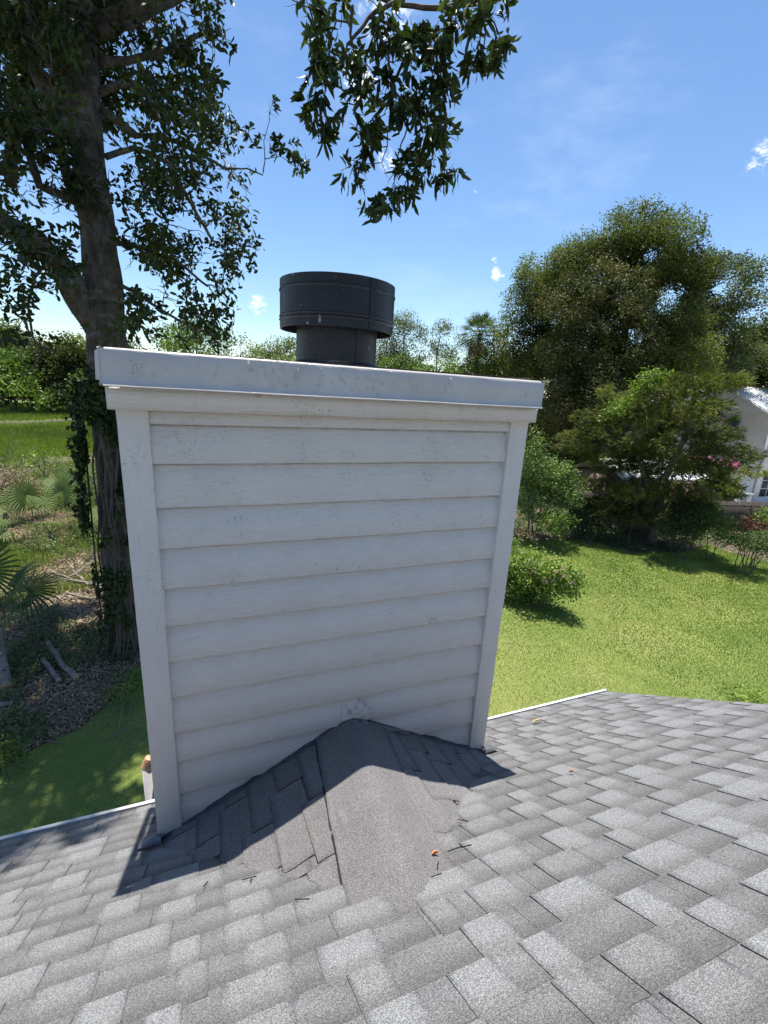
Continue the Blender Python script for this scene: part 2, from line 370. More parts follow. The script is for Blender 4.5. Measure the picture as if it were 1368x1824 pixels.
def concat(parts):
    V = []; Fc = []; T = []; b = 0
    for v, f, t_ in parts:
        V.append(v); Fc.append(f+b); T.append(t_); b += len(v)
    return np.concatenate(V), np.concatenate(Fc), np.concatenate(T)
def crown(name, blobs, mat, parent, dens, n, L, Wd, th=(.5, 1.3), up=.25, out=1., gap=-.12, gs=None, tone=(.25, .6), fancy=False, shell=.35, droop=.15, tonefn=None, jit=.12):
    """blobs: (centre, radii) ; dens: clumps per square metre of blob outline"""
    parts = []; gs = gs or 1/(6*L)
    for (c, r) in blobs:
        r = np.array(r)*np.ones(3); k = max(6, int(dens*math.pi*r[0]*r[2]))
        P, d = blobpts(c, r, k, shell, gap, gs)
        if not len(P): continue
        D = norm(d*out+rng.normal(0, .5, d.shape)+np.array([0, 0, up]))
        cl = np.array([noise.noise(Vector(tuple(p_*gs*.8+5.))) for p_ in P])
        tn = lerp(tone[0], tone[1], np.clip(.5+cl*1.1+rng.normal(0, .12, len(P)), 0, 1))
        if tonefn is not None: tn = tonefn(P, tn)
        parts.append(rosettes(P, D, n, L, Wd, th[0], th[1], tn, droop, fancy, jit))
    V, Fc, T = concat(parts)
    return npmesh(name, V, Fc, mat, parent, {'tone': T})
def pb(px, py, dist, rx, ry, rd=None):
    """blob described where it stands: direction, distance (m), angular size turned into metres"""
    c = at(px, py, dist); s = ((c-CAM)@_f)/F*1.04
    return (c, (rx*s, (rd if rd else (rx*s+ry*s)/2), ry*s))

# ================================================================== the house under the camera
SL = 0.6419; EY = .625; EZ = -SL*EY; RX = 3.6; CL = math.sqrt(1+SL*SL); EXP = .1425
def rz(y): return -SL*y
def rp(x, t, h=0.):                       # roof point: t metres upslope of the eave, h above the deck
    y = EY-t/CL; return (x, y-h*SL/CL*-1*-1, -SL*y+h/CL)
house = empty('house', (0, 0, 0), 'house under the camera with a grey asphalt shingle roof and white eave edge', 'house')
mb = MB()
XL = -4.6; NC = 27
for j in range(-0, NC):
    t0 = j*EXP
    seed = random.random()*50
    # continuous lower layer of the course
    x = XL
    while x < RX-.01:
        w_ = random.uniform(.28, .5); x1 = min(x+w_, RX+random.uniform(-.012, .008) if x+w_ > RX-.1 else x+w_)
        if RX-x1 < .12: x1 = RX+random.uniform(-.012, .01)
        tn = random.uniform(.2, .5)
        tb = t0+random.uniform(-.002, .002)
        V = [rp(x, tb, .0055), rp(x1-.0015, tb, .0055), rp(x1-.0015, t0+EXP+.02, .0008), rp(x, t0+EXP+.02, .0008), rp(x, tb, -.004), rp(x1-.0015, tb, -.004), rp(x, t0+EXP, -.004), rp(x1-.0015, t0+EXP, -.004)]
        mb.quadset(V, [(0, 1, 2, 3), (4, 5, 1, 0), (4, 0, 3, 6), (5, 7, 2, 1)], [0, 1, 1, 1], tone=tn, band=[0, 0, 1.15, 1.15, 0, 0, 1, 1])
        x = x1
    # laminated tabs
    x = XL+random.uniform(0, .2)
    while x < RX-.05:
        w_ = random.choice([.09, .12, .15, .17, .20]); w_ *= random.uniform(.9, 1.1)
        x1 = min(x+w_, RX-random.uniform(0, .01))
        if x1-x < .05: break
        tn = random.choice([.35, .55, .7, .85, 1.])*random.uniform(.85, 1.05)
        tb = t0+random.uniform(-.004, .001); sk = random.uniform(-.003, .003); hh = random.uniform(.012, .0165)
        nx = 4; V = []; B = []
        for a in range(nx+1):
            xx = x+(x1-x)*a/nx
            for b_ in range(3):
                tt = lerp(tb, t0+EXP+.015, b_/2); hz = lerp(hh, .006, b_/2)+noise.noise(Vector((xx*5, tt*6, seed)))*.0018
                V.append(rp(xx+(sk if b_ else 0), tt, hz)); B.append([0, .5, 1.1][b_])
        Fq = [(a*3+b_, (a+1)*3+b_, (a+1)*3+b_+1, a*3+b_+1) for a in range(nx) for b_ in range(2)]; MI = [0]*len(Fq)
        nb = len(V)
        for a in (0, nx):
            for b_ in range(3): V.append((V[a*3+b_][0], V[a*3+b_][1], V[a*3+b_][2]-.012)); B.append(0)
        Fq += [(nb, nb+1, 1, 0), (nb+1, nb+2, 2, 1), (nb+3, nx*3, nx*3+1, nb+4), (nb+4, nx*3+1, nx*3+2, nb+5), (nb, 0, nx*3, nb+3)]; MI += [1]*5
        mb.quadset(V, Fq, MI, tone=tn, band=B)
        x = x1+random.choice([.07, .10, .13, .17, .2])*random.uniform(.85, 1.15)
# deck under the courses, far slope beyond the ridge
topy = EY-NC*EXP/CL
mb.quadset([(XL, EY, EZ-.012), (RX-.01, EY, EZ-.012), (RX-.01, topy, rz(topy)-.012), (XL, topy, rz(topy)-.012), (XL, topy-3.2, rz(topy)-2.0), (RX, topy-3.2, rz(topy)-2.0)],
           [(0, 1, 2, 3), (3, 2, 5, 4)], 0, tone=.5, band=0.)
for i in range(26):                        # ridge caps
    x0 = XL+i*.33; x1 = min(x0+.32, RX)
    if x0 > RX-.1: break
    z = rz(topy); mb.quadset([(x0, topy+.13, z-.13*SL+.018), (x1, topy+.13, z-.13*SL+.014), (x1, topy, z+.02), (x0, topy, z+.026), (x1, topy-.14, z-.09), (x0, topy-.14, z-.085)], [(0, 1, 2, 3), (3, 2, 4, 5)], 0, tone=.6, band=.1)
roof = mb.build('roof', [M_sh, M_asph], house)
tag(roof, 'grey laminated asphalt shingles on the sloping roof')
mb = MB()
mb.box((XL, EY+.012, EZ-.035), (RX+.01, EY+.034, EZ+.008)); mb.box((XL, EY-.02, EZ-.15), (RX-.05, EY+.010, EZ-.022))
mb.build('drip_edge', M_wht, house, bevel=.002)
mb = MB(); mb.box((XL+.3, topy-2.9, G), (RX-.35, .25, EZ+.02)); mb.build('wall', M_wall, house)

# saddle behind the chimney: smooth maximum of two tilted planes and the roof
def ridge_at(v):                           # v = distance uphill of the chimney face
    return .94-.115*v, .455+.172*v
def saddle(x, v):
    xr, zr = ridge_at(v); d = x-xr
    zs = zr-(.483*-d if d < 0 else .528*d) if abs(d) > .045 else zr-(.505*(d*d/.09+.0225))+.0
    z0 = SL*v; k = .10
    h = max(k-abs(zs-z0), 0)/k
    q = min(1, max(0, (zs-z0+.045)/.075)); q = q*q*(3-2*q)
    return max(zs, z0)+h*h*k*.25*q+lerp(-.006, .011, q)
def vend(x):
    v = 0.
    while v < 1.25 and saddle(x, v)-SL*v > .0045: v += .01
    return v
mb = MB()
def patch(x0, x1, v0, v1, lift0, lift1, tn, nu=5, nv=9, side=0, warm=0):
    V = []; T = []; B = []
    for i in range(nu+1):
        x = lerp(x0, x1, i/nu); ve = vend(x)
        for j in range(nv+1):
            v = lerp(v0, v1, j/nv); v = min(v, ve+.03)
            lift = lerp(lift0, lift1, i/nu)+.0015*noise.noise(Vector((x*7, v*7, 3)))
            V.append((x, -v, saddle(x, v)+lift)); T.append(tn); B.append(.2+.5*max(0, noise.noise(Vector((x*3, v*3, tn*9)))))
    q = lambda i, j: i*(nv+1)+j
    Fq = [(q(i, j), q(i, j+1), q(i+1, j+1), q(i+1, j)) for i in range(nu) for j in range(nv)]; MI = [0]*len(Fq)
    n0 = len(V)
    ring = [(0, j) for j in range(nv+1)]+[(i, nv) for i in range(1, nu+1)]+[(nu, j) for j in range(nv-1, -1, -1)]+[(i, 0) for i in range(nu-1, 0, -1)]
    for (i, j) in ring:
        a = V[q(i, j)]; V.append((a[0], a[1], a[2]-.016)); T.append(.1); B.append(0)
    L_ = len(ring)
    for a in range(L_):
        b_ = (a+1) % L_; Fq.append((q(*ring[a]), q(*ring[b_]), n0+b_, n0+a)); MI.append(1)
    mb.quadset(V, Fq, MI, tone=T, band=B)
random.seed(12)
for sgn in (-1, 1):
    ub = [.0, .13, .255, .385, .50, .62, .74, .86, .97]
    for ci in range(len(ub)-1):
        u0, u1 = ub[ci], ub[ci+1]+.02
        offs = random.uniform(.0, .25); v = -.02; first = True
        while v < 1.1:
            v1 = v+(offs if first and offs > .08 else random.uniform(.32, .46)); first = False
            xm0 = .94-.115*(v+v1)/2
            a0, a1 = xm0+sgn*u0, xm0+sgn*u1
            # follow the ridge's skew
            V0 = vend((a0+a1)/2)
            if v < V0+.02 and -.06 < min(a0, a1) and max(a0, a1) < 1.93:
                if sgn < 0: patch(a1, a0, v+.001, min(v1, V0+.05)-.001, .0075+random.uniform(0, .0025), .0015, random.uniform(.3, .62))
                else: patch(a0, a1, v+.001, min(v1, V0+.05)-.001, .0015, .0075+random.uniform(0, .0025), random.uniform(.45, .75))
            v = v1
saddle_o = None
for (v0, v1, tn) in [(-.01, .62, .42), (.60, 1.06, .33)]:
    NUc = 14; NVc = 16; V = []; T = []; B = []
    for i in range(NUc+1):
        for j in range(NVc+1):
            v = lerp(v0, v1, j/NVc); xr, zr = ridge_at(v); x = xr+lerp(-.19, .19, i/NUc)+.004*noise.noise(Vector((v*9, i > 7, 0)))
            V.append((x, -v, saddle(x, v)+lerp(.008, .019, (v1-v)/(v1-v0))+.002*noise.noise(Vector((x*8, v*8, 1))))); T.append(tn); B.append(.15)
    q = lambda i, j: i*(NVc+1)+j
    Fq = [(q(i, j), q(i, j+1), q(i+1, j+1), q(i+1, j)) for i in range(NUc) for j in range(NVc)]; MI = [0]*len(Fq); n0 = len(V)
    ring = [(0, j) for j in range(NVc+1)]+[(i, NVc) for i in range(1, NUc+1)]+[(NUc, j) for j in range(NVc-1, -1, -1)]
    for (i, j) in ring:
        a = V[q(i, j)]; V.append((a[0], a[1], a[2]-.026)); T.append(.1); B.append(0)
    for a in range(len(ring)-1): Fq.append((q(*ring[a]), q(*ring[a+1]), n0+a+1, n0+a)); MI.append(1)
    mb.quadset(V, Fq, MI, tone=T, band=B)
# solid core so that no gap opens
xs = np.linspace(-.05, 1.95, 70); vs = np.linspace(-.0, 1.1, 45)
V = [(x, -v, saddle(x, v)-.004) for x in xs for v in vs]
mb.quadset(V, [(i*45+j, i*45+j+1, (i+1)*45+j+1, (i+1)*45+j) for i in range(69) for j in range(44)], 0, tone=.35, band=.3)
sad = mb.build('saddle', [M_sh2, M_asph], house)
mb = MB()
for (va, vb_) in ((.02, .30), (.33, .58), (.60, .93)):
    pts = []; rd = []
    for i in range(26):
        v = lerp(va, vb_, i/25); xr, zr = ridge_at(v); x = xr-.192+.004*noise.noise(Vector((v*12, 0, 0))); pts.append((x, -v, saddle(x, v)+.005)); rd.append(.0030+.0035*max(0, noise.noise(Vector((v*30, 5, 0))))+.003*max(0, v-.5))
    mb.tube(pts, rd, 6)
mb.build('cement_bead', M_asph, house)
tag(sad, 'small shingled ridge that sheds water round the chimney')
# torn shingle corners where the saddle meets the field
mb = MB()
for (px, py, L_, a) in [(367, 1583, .05, 1.9), (444, 1572, .055, .3), (448, 1576, .03, 1.9), (539, 1611, .055, .7), (826, 1468, .06, 1.2), (832, 1515, .04, .4), (812, 1520, .06, .1),
                        (782, 1548, .05, 2.1), (778, 1568, .04, .2)]:
    d = ray(px, py); n_ = np.array([0, SL, 1.]); s_ = -(n_@CAM)/(n_@d); P = CAM+d*s_
    e = np.array([math.cos(a), -math.sin(a)/CL, math.sin(a)*SL/CL]); w_ = np.array([-math.sin(a), -math.cos(a)/CL, math.cos(a)*SL/CL])
    nn = np.array([0, SL, 1])/CL
    mb = MB(); mb.quadset([P-e*L_/2+nn*.0145, P+e*L_/2+nn*.018, P+e*L_*.45+w_*.002+nn*.018, P-e*L_*.35+w_*.003+nn*.015, P-e*L_/2+nn*.011, P+e*L_/2+nn*.014], [(0, 1, 2, 3), (0, 4, 5, 1)], 0)
    mb.build('torn_shingle', M_asph, house)

# ================================================================== the chimney
CW, CD = 1.8, .9
ch = empty('chimney', (0, 0, 0), 'white clapboard chimney with a metal cap rising from the shingle roof', 'chimney')
a_ = .1
mb = MB(); mb.box((.018, .018, G), (CW-.018, CD-.018, 2.1)); mb.build('core', M_wall, ch)
bz = [2.06, 1.983, 1.833, 1.657, 1.487, 1.311, 1.141, .969, .792, .601, .443, .258, .075, -.10]
mb = MB()
for i in range(len(bz)-1):
    zb, zt = bz[i+1], bz[i]+.012
    if i == 0: zb = bz[1]
    nX = 90
    V = []
    s0 = random.uniform(0, 99)
    x0, x1 = a_-.002+random.uniform(0, .003), CW-a_+.002-random.uniform(0, .003)
    th = .013
    for k in range(nX+1):
        x = lerp(x0, x1, k/nX)
        wv = .0016*noise.noise(Vector((x*7, s0, 0)))+.0012*noise.noise(Vector((x*30, s0, 0))); wz = .0022*noise.noise(Vector((x*3, s0, 5)))+.0022*noise.noise(Vector((x*24, s0, 7)))*(noise.noise(Vector((x*2, s0, 9))) > .1)
        for (yy, zz) in ((.024, zb+wz+.002), (-.0045+wv, zb+wz+.0005), (-.0065+wv, zb+wz+.004), (.003+wv, lerp(zb, zt, .55)), (.0155, zt-.024), (.0168, zt-.0165), (.0185, zt)):
            V.append((x, yy, zz))
    Fq = [(k*7+j, (k+1)*7+j, (k+1)*7+j+1, k*7+j+1) for k in range(nX) for j in range(6)]
    mb.quadset(V, Fq, 0, grime=[1, .6, 0, 0, .15, 1, 1]*(nX+1))  # dark crease rows: painted shade under each lap, mixed with grime
rn = random.Random(3)
for i in range(1, len(bz)-1):
    for x in (.125, .53, .95, 1.36, CW-.125):
        zz = bz[i+1]+.022+rn.uniform(-.004, .004); xx = x+rn.uniform(-.012, .012)
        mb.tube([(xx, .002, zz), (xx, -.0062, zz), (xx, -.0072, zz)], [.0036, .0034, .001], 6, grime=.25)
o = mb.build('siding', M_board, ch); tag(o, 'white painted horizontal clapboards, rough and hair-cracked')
mb = MB()                                   # siding of the sides and back
for i in range(40):
    zt = 2.02-.17*i; zb = zt-.17
    if zb < G: break
    for sx in (0, 1):
        X = CW if sx else 0.; s_ = 1 if sx else -1
        V = [(X+s_*.002, .1, zb), (X+s_*.002, CD-.1, zb), (X-s_*.012, CD-.1, zt), (X-s_*.012, .1, zt), (X-s_*.018, .1, zb), (X-s_*.018, CD-.1, zb)]
        mb.quadset(V, [(0, 1, 2, 3), (4, 5, 1, 0)], 0)
    V = [(.1, CD-.002, zb), (CW-.1, CD-.002, zb), (CW-.1, CD-.014, zt), (.1, CD-.014, zt), (.1, CD-.02, zb), (CW-.1, CD-.02, zb)]
    mb.quadset(V, [(0, 1, 2, 3), (4, 5, 1, 0)], 0)
mb.build('side_siding', M_board, ch)
def wavybox(mb, x0, x1, y0, y1, z0, z1, nz=60, amp=.0016, ragged=0.):
    """corner board with slightly uneven painted edges"""
    s0 = random.uniform(0, 99); V = []
    for k in range(nz+1):
        z = lerp(z0, z1, k/nz); f = lambda c: amp*noise.noise(Vector((z*9, s0+c, 0)))+amp*.8*noise.noise(Vector((z*35, s0+c, 0)))
        V += [(x0+f(1), y0+f(2), z), (x1+f(3), y0+f(4), z), (x1, y1, z), (x0, y1, z)]
    Fq = [(k*4+j, k*4+(j+1) % 4, (k+1)*4+(j+1) % 4, (k+1)*4+j) for k in range(nz) for j in range(4)]+[(0, 3, 2, 1)]
    mb.quadset(V, Fq, 0)
for (x0, x1) in ((-.004, a_), (CW-a_, CW+.004)):
    mb = MB(); wavybox(mb, x0, x1, -.016, .1, -.01, 2.045); 
    mb.build('corner_board', M_trim, ch, bevel=.0025)
for x0, x1 in ((-.004, .09), (CW-.09, CW+.004)):
    mb = MB(); mb.box((x0, CD-.1, G), (x1, CD+.004, 2.03)); mb.build('corner_board', M_trim, ch, bevel=.002)
for x0, x1 in ((-.003, .05), (CW-.05, CW+.003)):
    mb = MB(); mb.box((x0, .1, G), (x1, .16, 2.03)); mb.build('corner_board', M_trim, ch, bevel=.002)
mb = MB()                                   # fascia all round
z0, z1 = 2.036, 2.135
V = []; nX = 120
for k in range(nX+1):
    x = lerp(-.022, 1.812, k/nX); w_ = .0012*noise.noise(Vector((x*9, 2, 0))); wz = .0014*noise.noise(Vector((x*6, 8, 0)))
    V += [(x, .0, z0+wz), (x, -.060+w_, z0+wz), (x, -.060+w_, z1), (x, .0, z1)]
mb.quadset(V, [(k*4+j, (k+1)*4+j, (k+1)*4+j+1, k*4+j+1) for k in range(nX) for j in range(3)]+[(0, 1, 2, 3), (nX*4, nX*4+3, nX*4+2, nX*4+1)], 0)
mb.build('fascia', M_fascia, ch)
mb = MB()
mb.box((-.022, .002, z0), (0.0, CD+.03, z1)); mb.box((1.80, .002, z0), (1.812, CD+.03, z1)); mb.box((.002, CD, z0), (1.80, CD+.03, z1)); mb.build('side_fascia', M_fascia, ch)
# metal cap: folded sheet with a flared hem
cap = MB()
x0, x1, y0, y1 = -.027, 1.800, -.098, CD+.055; zt, zb = 2.240, 2.124
def loopring(inset, z, n=1): return [(x0+inset, y0+inset, z), (x1-inset, y0+inset, z), (x1-inset, y1-inset, z), (x0+inset, y1-inset, z)]
nX = 160
prof = [(.03, zb-.010), (-.024, zb-.008), (-.025, zb-.0045), (-.004, zb+.002), (0, zb+.012), (0, lerp(zb, zt, .5)), (0, zt-.006), (.004, zt), (.02, zt+.002)]
V = []
for k in range(nX+1):
    u = k/nX
    for pi_, (ins, z) in enumerate(prof):
        xa = lerp(x0+(.012 if pi_ < 3 else 0), x1-(.012 if pi_ < 3 else 0), u)
        dent = .0035*noise.noise(Vector((u*5, z*6, 2)))+.0016*noise.noise(Vector((u*22, z*9, 4)))
        if abs(u-.045) < .05: dent += .006*math.exp(-((u-.045)/.02)**2)*math.sin((z-zb)/(zt-zb)*math.pi)
        wz = .0022*noise.noise(Vector((u*4, 3, 1))) if pi_ < 4 else 0
        V.append((xa, y0+ins+(dent if 2 < pi_ < 7 else 0), z+wz-.010*u))
n_ = len(prof); cap.quadset(V, [(k*n_+j, (k+1)*n_+j, (k+1)*n_+j+1, k*n_+j+1) for k in range(nX) for j in range(n_-1)], 0)
# other three sides and the top sheet
for (A, B_, nrm) in (((x1, y0), (x1, y1), (1, 0)), ((x1, y1), (x0, y1), (0, 1)), ((x0, y1), (x0, y0), (-1, 0))):
    V = []
    for P in (A, B_):
        for (ins, z) in prof: V.append((P[0]-nrm[0]*max(ins, -.004), P[1]-nrm[1]*max(ins, -.004), z-(.010 if P[0] > 1 else 0)))
    cap.quadset(V, [(j, n_+j, n_+j+1, j+1) for j in range(n_-1)], 0)
cx, cy = .93, .45
cap.quadset([(x0+.02, y0+.02, zt+.002), (x1-.02, y0+.02, zt+.002), (x1-.02, y1-.02, zt+.002), (x0+.02, y1-.02, zt+.002), (cx, cy, zt+.03)], [(0, 1, 4, 4), (1, 2, 4, 4), (2, 3, 4, 4), (3, 0, 4, 4)][0:0], 0)
V = [(x0+.02, y0+.02, zt+.002), (x1-.02, y0+.02, zt+.002), (x1-.02, y1-.02, zt+.002), (x0+.02, y1-.02, zt+.002)]
ring8 = []
for i in range(32):
    a = 2*math.pi*i/32; c_, s_ = math.cos(a), math.sin(a); m_ = max(abs(c_), abs(s_))
    ring8.append((cx+c_/m_*(.93 if 1 else 0)*.97, cy+s_/m_*(y1-y0-.04)/2, zt+.002))
ringi = [(cx+math.cos(2*math.pi*i/32)*.19, cy+math.sin(2*math.pi*i/32)*.19, zt+.010) for i in range(32)]
for i in range(32): ring8[i] = (min(max(ring8[i][0], x0+.02), x1-.02), ring8[i][1], ring8[i][2])
cap.quadset(ring8+ringi, [(i, (i+1) % 32, 32+(i+1) % 32, 32+i) for i in range(32)], 0)
# paint blisters and runs on the front of the sheet
rr = random.Random(5)
def blister(u, w_, rx, rzz, h):
    x = lerp(x0, x1, u); z = lerp(zb, zt, w_)-.010*u; nA = 10; V = [(x, y0-h+.001, z)]
    for ringk, (rf, hf) in enumerate(((.45, .8), (.8, .4), (1.05, -.25))):
        for j in range(nA):
            a = 2*math.pi*j/nA; q = 1+.25*rr.uniform(-1, 1)
            V.append((x+math.cos(a)*rx*rf*q, y0-h*hf+.001, z+math.sin(a)*rzz*rf*q))
    Fq = [(0, 1+j, 1+(j+1) % nA, 0) for j in range(0)]
    for j in range(0, nA, 2): Fq.append((0, 1+(j+2) % nA, 1+(j+1) % nA, 1+j))
    for k in range(2):
        for j in range(nA): a0 = 1+k*nA+j; a1 = 1+k*nA+(j+1) % nA; Fq.append((a0, a1, a1+nA, a0+nA))
    cap.quadset(V, Fq, 0)
for u in (.065, .088, .108, .127, .165, .203, .27, .33, .36, .6, .625, .64, .72, .95, .41, .52):
    for q in range(rr.choice([2, 3, 5])):
        w_ = rr.uniform(.3, .8); rx = rr.uniform(.003, .010); blister(u+rr.uniform(-.008, .008), w_, rx, rx*rr.uniform(.8, 3.), rr.uniform(.0025, .006))
for q in range(110): rx = rr.uniform(.0012, .003); blister(abs(rr.gauss(0, .33))+.05 if rr.random() < .6 else rr.uniform(.05, .95), rr.uniform(.1, .85), rx, rx*rr.uniform(.8, 2.5), rr.uniform(.0012, .0026))
for q in range(12): blister(rr.uniform(.1, .75), rr.uniform(.4, .6), .0012, rr.uniform(.015, .028), .0009)
# bent end flap and dark notch at the left corner
cap.quadset([(x0-.007, y0-.003, zt-.012), (x0+.004, y0-.003, zt-.008), (x0-.002, y0+.05, zt), (x0-.009, y0+.05, zt-.02), (x0-.012, y0-.006, zb+.012), (x0+.002, y0-.003, zb+.010), (x0-.013, y0+.05, zb+.01)], [(4, 5, 1, 0), (4, 0, 3, 6)], 0)
co = cap.build('metal_cap', M_cap, ch); tag(co, 'grey painted sheet metal chimney cap with blisters and a flared hem')
# flue
def lathe(mb, prof, c, n=72, mi=0, closed=False):
    V = []; 
    for (r_, z_) in prof:
        for j in range(n):
            a = 2*math.pi*j/n; V.append((c[0]+r_*math.cos(a), c[1]+r_*math.sin(a), z_))
    K = len(prof); mb.quadset(V, [(k*n+j, k*n+(j+1) % n, (k+1)*n+(j+1) % n, (k+1)*n+j) for k in range(K-1) for j in range(n)], mi)
flue = MB(); lathe(flue, [(.235, zt+.012), (.23, zt+.02), (.205, zt+.024), (.2, zt+.03), (.2, 2.52), (.197, 2.52), (.197, 2.3)], (cx, cy))
A0 = math.radians(-77); e = np.array([math.cos(A0), math.sin(A0), 0]); s_ = np.array([-math.sin(A0), math.cos(A0), 0])
flue.obox(np.array([cx, cy, 2.39])+e*.2005, e*.0022, s_*.006, (0, 0, .125))
def rivet(mb, ang, rad, z):
    e = np.array([math.cos(ang), math.sin(ang), 0]); p = np.array([cx, cy, z])+e*rad; mb.tube([p-e*.001, p+e*.0012, p+e*.0026], [.0042, .0036, .0012], 6)
for z_ in (2.29, 2.34, 2.39): rivet(flue, A0+.05, .2, z_)
for k in range(10): rivet(flue, k*.628+.2, .2, 2.285)
fo = flue.build('flue_pipe', M_black, ch, smooth=False); tag(fo, 'black metal flue pipe, dull and spotted')
ringb = MB(); zb2, zt2 = 2.412, 2.628
lathe(ringb, [(.272, zb2), (.279, zb2-.001), (.279, zb2+.034), (.283, zb2+.038), (.283, zb2+.042), (.279, zb2+.046), (.279, zb2+.05), (.2825, zb2+.054), (.2825, zb2+.057), (.279, zb2+.061), (.279, zt2-.052), (.2825, zt2-.048), (.2825, zt2-.042), (.279, zt2-.038), (.279, zt2), (.272, zt2), (.272, zb2)], (cx, cy), 96)
A1 = math.radians(-74); e = np.array([math.cos(A1), math.sin(A1), 0]); s_ = np.array([-math.sin(A1), math.cos(A1), 0])
ringb.obox(np.array([cx, cy, (zb2+zt2)/2])+e*.2805+s_*.016, e*.0018, s_*.016, (0, 0, .107))
lathe(ringb, [(.001, zt2+.006), (.20, zt2+.004), (.215, zt2-.002), (.215, zt2-.02), (.001, zt2-.02)], (cx+.03, cy), 48)
for z_ in (2.43, 2.52, 2.60): rivet(ringb, A1+.10, .2825, z_); rivet(ringb, A1-.9, .279, z_)
for k in range(9): rivet(ringb, k*.698+.1, .279, 2.437)
for k in range(4):
    a = .4+k*math.pi/2; e = np.array([math.cos(a), math.sin(a), 0]); s_ = np.array([-math.sin(a), math.cos(a), 0]); ringb.obox(np.array([cx, cy, zb2+.05])+e*.238, e*.04, s_*.012, (0, 0, .001))
ro = ringb.build('flue_hood', M_black, ch, smooth=False); tag(ro, 'wide black ribbed sheet metal hood round the flue top')
for ob in (fo, ro):
    ob.data.polygons.foreach_set('use_smooth', [True]*len(ob.data.polygons)); ob.data.set_sharp_from_angle(angle=math.radians(30))
# flashing at the foot
mb = MB()
def foot(cxx, cyy, s):
    V = []; n1, n2 = 10, 10
    for i in range(n1+1):
        for j in range(n2+1):
            u = i/n1; v = j/n2; x = cxx+s*(u*.105-.012); y = cyy-.02-v*.07+.015*u
            h = .045*math.sqrt(max(0, 1-(v*1.0)**2))*(1-u**3)+.006
            V.append((x, y, rz(y)+.012+h))
    mb.quadset(V, [(i*11+j, i*11+j+1, (i+1)*11+j+1, (i+1)*11+j) for i in range(n1) for j in range(n2)], 0)
foot(.0, .03, -1); mb.build('corner_flashing', M_lead, ch); mb = MB()
foot(CW, .03, 1); mb.build('corner_flashing', M_lead, ch)
mb = MB()                                   # uneven dark seam along the foot of the boards
for s_, (xa, xb) in enumerate(((.0, .94), (.94, 1.8))):
    n = 46; V = []
    for k in range(n+1):
        x = lerp(xa, xb, k/n); z = saddle(x, 0.)+.006; h = .012+.010*noise.noise(Vector((x*14, 3, s_)))
        V += [(x, -.026-.004*noise.noise(Vector((x*20, 1, 0))), z), (x, -.014, z+max(.004, h)), (x, .003, z+max(.004, h)+.003)]
    mb.quadset(V, [(k*3+j, (k+1)*3+j, (k+1)*3+j+1, k*3+j+1) for k in range(n) for j in range(2)], 0)
mb.build('roof_cement_seam', M_tar, ch)
mb = MB()
for k in range(7):
    x = 1.0+k*.042; z = saddle(x, 0)+.019; mb.obox((x, -.026, z), (.024, 0, -.0125+random.uniform(-.003, .003)), (0, .011, 0), (.003, 0, .007), 0)
    if k % 2: mb.obox((x+.01, -.03, z-.012), (.018, 0, -.008), (0, .008, 0), (.001, 0, .004), 0)
mb.build('wood_shim', M_shim, ch, bevel=.002)

# pipe standing beside the chimney, beyond the eave
pp = empty('vent_pipe', (-.150, .76, G), 'slim grey pipe with a tan ribbed end behind the left corner board of the chimney', 'pipe')
mb = MB(); mb.tube([(-.150, .76, G), (-.150, .76, -.232)], .028, 20); mb.tube([(-.105, .80, G), (-.105, .80, -.24)], .018, 16); po = mb.build('pipe', M_pipe, pp, smooth=True)
mb = MB(); ax = np.array([.35, .0, 1.]); ax /= np.linalg.norm(ax); P0 = np.array([-.152, .76, -.232]); pts = []; rd = []
for k in range(29):
    pts.append(P0+ax*k*.0027); rd.append((.029 if k % 5 < 3 else .0235)*(1 if k < 24 else math.sqrt(max(.02, 1-((k-23)/5.5)**2))))
mb.tube(pts, rd, 22, [0]*0 or 0); rb = mb.build('ribbed_end', [M_terra], pp)

# dead leaves that fell on the roof
def roofleaf(px, py, L_, mat, label, a):
    d = ray(px, py); n_ = np.array([0, SL, 1.]); P = CAM+d*(-(n_@CAM)/(n_@d)+0); nn = n_/CL; P = P+nn*.014
    e = np.array([math.cos(a), -math.sin(a)/CL, math.sin(a)*SL/CL]); w_ = np.cross(nn, e)
    V = []; n1 = 8
    for i in range(n1+1):
        u = i/n1; wd = .2*L_*math.sin(math.pi*u**.8)+.0006
        for j in (-1, 0, 1): V.append(P+e*(u-.5)*L_+w_*wd*j+nn*(.004+.01*abs(j)*math.sin(math.pi*u)+.006*u*u))
    m_ = MB(); m_.quadset(V, [(i*3+j, i*3+j+1, (i+1)*3+j+1, (i+1)*3+j) for i in range(n1) for j in range(2)], 0)
    o = m_.build('dead_leaf', mat); tag(o, label, 'leaf')
roofleaf(958, 1289, .085, M_dead, 'pale curled dead leaf lying on the shingles near the white eave edge', .2)
roofleaf(1020, 1383, .03, M_dead2, 'tiny orange dead leaf on the open shingles right of the chimney', 1.0)
roofleaf(777, 1532, .03, M_dead2, 'rusty leaf scrap caught in the torn shingle right of the saddle', .4)

